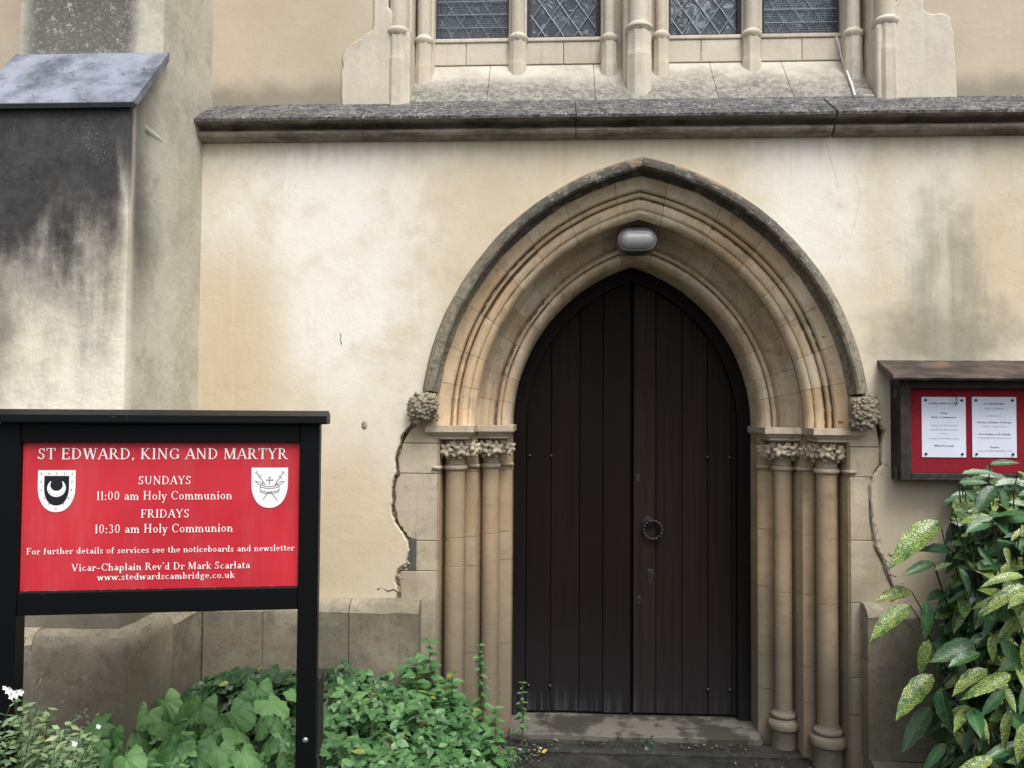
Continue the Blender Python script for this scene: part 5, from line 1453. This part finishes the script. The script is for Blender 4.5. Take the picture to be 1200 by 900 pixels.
cover('ground_elder', M['elder'], (-2.22, -1.46, -1.25, -.40), lambda x, y: (.40+.14*mnoise.noise(Vector((x*6, y*6, 4))))*(1 if x > -2.12 or y < -.9 else 0), 620, .045, 23, 'mixed small leaves pushing up between the broad leaved plants behind the sign')
def h_tuft(x, y): return max(0, .075-((x-.95)**2*5+(y+.12)**2*9))
cover('grass_tuft', M['elder'], (.82, 1.12, -.25, .0), h_tuft, 90, .03, 17, 'small bright green tuft in front of the right column bases', (.6, 1.2), False)
cover('step_weed', M['darkleaf'], (.02, .12, .20, .28), lambda x, y: .06, 16, .024, 19, 'tiny weed sprouting from the joint below the middle of the step', (.7, 1.2), False)

# ---------------- taller sprigs
SM = leaf_mesh('sprig_leaf', M['sprig'], .55, lance, 6, .25, .2, .05, 2, .01)
def sprig(px_top, Y, zbase, npairs, L, lab, name='tall_weed', lean=(0, 0)):
    top = P(*px_top, Y); base = Vector((top.x+lean[0], Y+lean[1], zbase)); root = empty(name, base, lab, 'plant')
    MB().tube([base, base.lerp(top, .5)+Vector((.006, 0, 0)), top], [.004, .003, .002], 5).build('stem', M['stem'], root)
    for k in range(int(npairs*1.7)):
        t = .30+.70*k/(int(npairs*1.7)-1); c = base.lerp(top, t); a = k*1.3+random.random()
        for s_ in (0, math.pi):
            d = Vector((math.cos(a+s_), math.sin(a+s_)*.9, .15-.4*(1-t))).normalized()
            add_leaf(SM, c, c+d*L*(1.35-.75*t)*random.uniform(.85, 1.15), Vector((0, -.5, 1)), root, random.uniform(-.3, .3))
    return root
sprig((503, 752), -.30, .05, 9, .095, 'leafy sprig rising highest above the ground cover beside the left jamb', lean=(.02, 0))
sprig((488, 772), -.38, .05, 8, .09, 'bushy sprig at the corner of the wall plinth left of the jamb')
sprig((562, 756), -.02, .03, 9, .055, 'thin upright weed in front of the inner left door shaft', lean=(.03, 0))
sprig((612, 800), .22, .02, 6, .045, 'small weed growing at the left foot of the oak door')
sprig((530, 790), -.25, .04, 7, .10, 'sprig with larger leaves in front of the outer left shaft')
sprig((580, 830), -.25, .02, 6, .07, 'low leafy weed beside the path in front of the left column base')

# ---------------- wispy plant with white flowers, bottom left
fp = empty('white_flowered_plant', (-2.42, -1.05, .05), 'wispy grey green plant with small white flowers at the bottom left', 'plant')
rr = random.Random(21)
fo = MB()
def leaflet(b, c, d, n, L, w):
    e = n.cross(d).normalized(); k = len(b.v)
    b.v += [c, c+d*L*.5+e*w, c+d*L, c+d*L*.5-e*w]; b.f += [[k, k+1, k+2, k+3]]
stm = MB()
for i in range(135):
    u = rr.uniform(-30, 118); v = 812+abs(u-25)*.5+rr.uniform(0, 80); Y = rr.uniform(-1.7, -1.0); top = P(u, v, Y)
    base = Vector((-2.35+rr.uniform(-.25, .25), Y+.1+rr.uniform(-.1, .1), .05)); mid = base.lerp(top, .6)+Vector((rr.uniform(-.03, .03), 0, .03))
    stm.tube([base, mid, top], [.003, .002, .0012], 4)
    for k in range(11):
        t = .45+.055*k; c = mid.lerp(top, (t-.4)/.6) if t > .6 else base.lerp(mid, t/.6)
        a = rr.uniform(0, 6.28); d = Vector((math.cos(a), math.sin(a), rr.uniform(-.2, .6))).normalized()
        leaflet(fo, c, d, Vector((rr.uniform(-.4, .4), -.5, 1)).normalized(), rr.uniform(.025, .05), rr.uniform(.006, .012))
fo.build('foliage', M['greyleaf'], fp, fix=False); stm.build('stem', M['stem'], fp)
MB().tube([Vector((-2.2, -1.5, .05)), P(20, 850, -1.58), P(17, 815, -1.6)], [.003, .002, .0015], 5).build('stem', M['stem'], fp)
for (u, v, s) in ((11, 809, .016), (19, 813, .018), (25, 811, .014), (14, 816, .013), (88, 871, .012), (116, 851, .010), (6, 806, .010)):
    c = P(u, v, -1.62); b = MB()
    for k in range(5):
        a = 6.28*k/5; d = Vector((math.cos(a), -.35, math.sin(a))).normalized(); leaflet(b, c, d, Vector((0, -1, .3)), s*.95, s*.42)
    b.build('flower', M['flower'], fp, fix=False)
# dry seed stalks
ds = empty('dry_seed_stalks', (-2.22, -1.0, .1), 'pale dry arching stalks with drooping seed heads before the buttress plinth', 'plant')
sp = MB(); sh_ = MB()
for pts in ([(62, 860), (58, 822), (62, 800), (72, 790), (86, 780)], [(70, 870), (72, 830), (84, 805), (97, 790)], [(50, 850), (40, 806), (46, 795), (62, 785)], [(92, 880), (104, 850), (112, 838)], [(82, 868), (96, 842), (104, 830)],
            [(20, 800), (26, 762), (30, 748), (24, 742), (18, 746)]):
    q = [P(u, v, -1.0-.03*i) for i, (u, v) in enumerate(pts)]; sp.tube(q, .0014, 4)
    for k in range(6):
        c = q[-1].lerp(q[-2], k*.28+.02) if k < 4 else q[-2].lerp(q[-3], .3*(k-3)); d = Vector((rr.uniform(-1, 1), rr.uniform(-.3, .3), rr.uniform(-.9, .5))).normalized()
        leaflet(sh_, c, d, Vector((0, -1, .2)), rr.uniform(.016, .034), .005)
sp.build('stalk', M['dry'], ds); sh_.build('seed_head', M['dry'], ds, fix=False, kind='stuff')

# ---------------- litter by the step
lt = MB(); rr = random.Random(31)
for i in range(170):
    if i < 80: x, y = rr.gauss(-.58, .07), rr.gauss(.10, .07)
    elif i < 130: x, y = rr.uniform(-.6, .6), rr.gauss(.235, .02)
    else: x, y = rr.gauss(.72, .12), rr.gauss(-.02, .08)
    c = Vector((x, y, .035+rr.uniform(0, .012) if y < .17 else .048)); a = rr.uniform(0, 6.28)
    leaflet(lt, c, Vector((math.cos(a), math.sin(a), rr.uniform(-.1, .3))).normalized(), Vector((rr.uniform(-.3, .3), rr.uniform(-.3, .3), 1)).normalized(), rr.uniform(.008, .028), rr.uniform(.003, .009))
g = Gx('leaf_litter'); rI = g.isl(); cc = g.mix(g.st(rI, .2, .8), (.06, .045, .03), (.22, .18, .12)); cc = g.mix(g.st(rI, .88, .92), cc, (.5, .5, .45))
M['litter'] = g.done(cc, .8, None)
lt.build('leaf_litter', M['litter'], fix=False, kind='stuff', label='scattered dead leaves and grit along the foot of the door step', cat='leaf litter')
b = MB(); q = P(637, 864, .12)
leaflet(b, Vector((q.x-.012, .10, .045)), Vector((.8, -.2, .5)).normalized(), Vector((0, -.6, .8)), .04, .011); M['yel'] = m_simple('yellow_leaf', (.55, .45, .05), .7, .2, amt=.1)
b.build('fallen_leaf', M['yel'], fix=False, label='single yellow fallen leaf beside the left end of the step', cat='leaf')
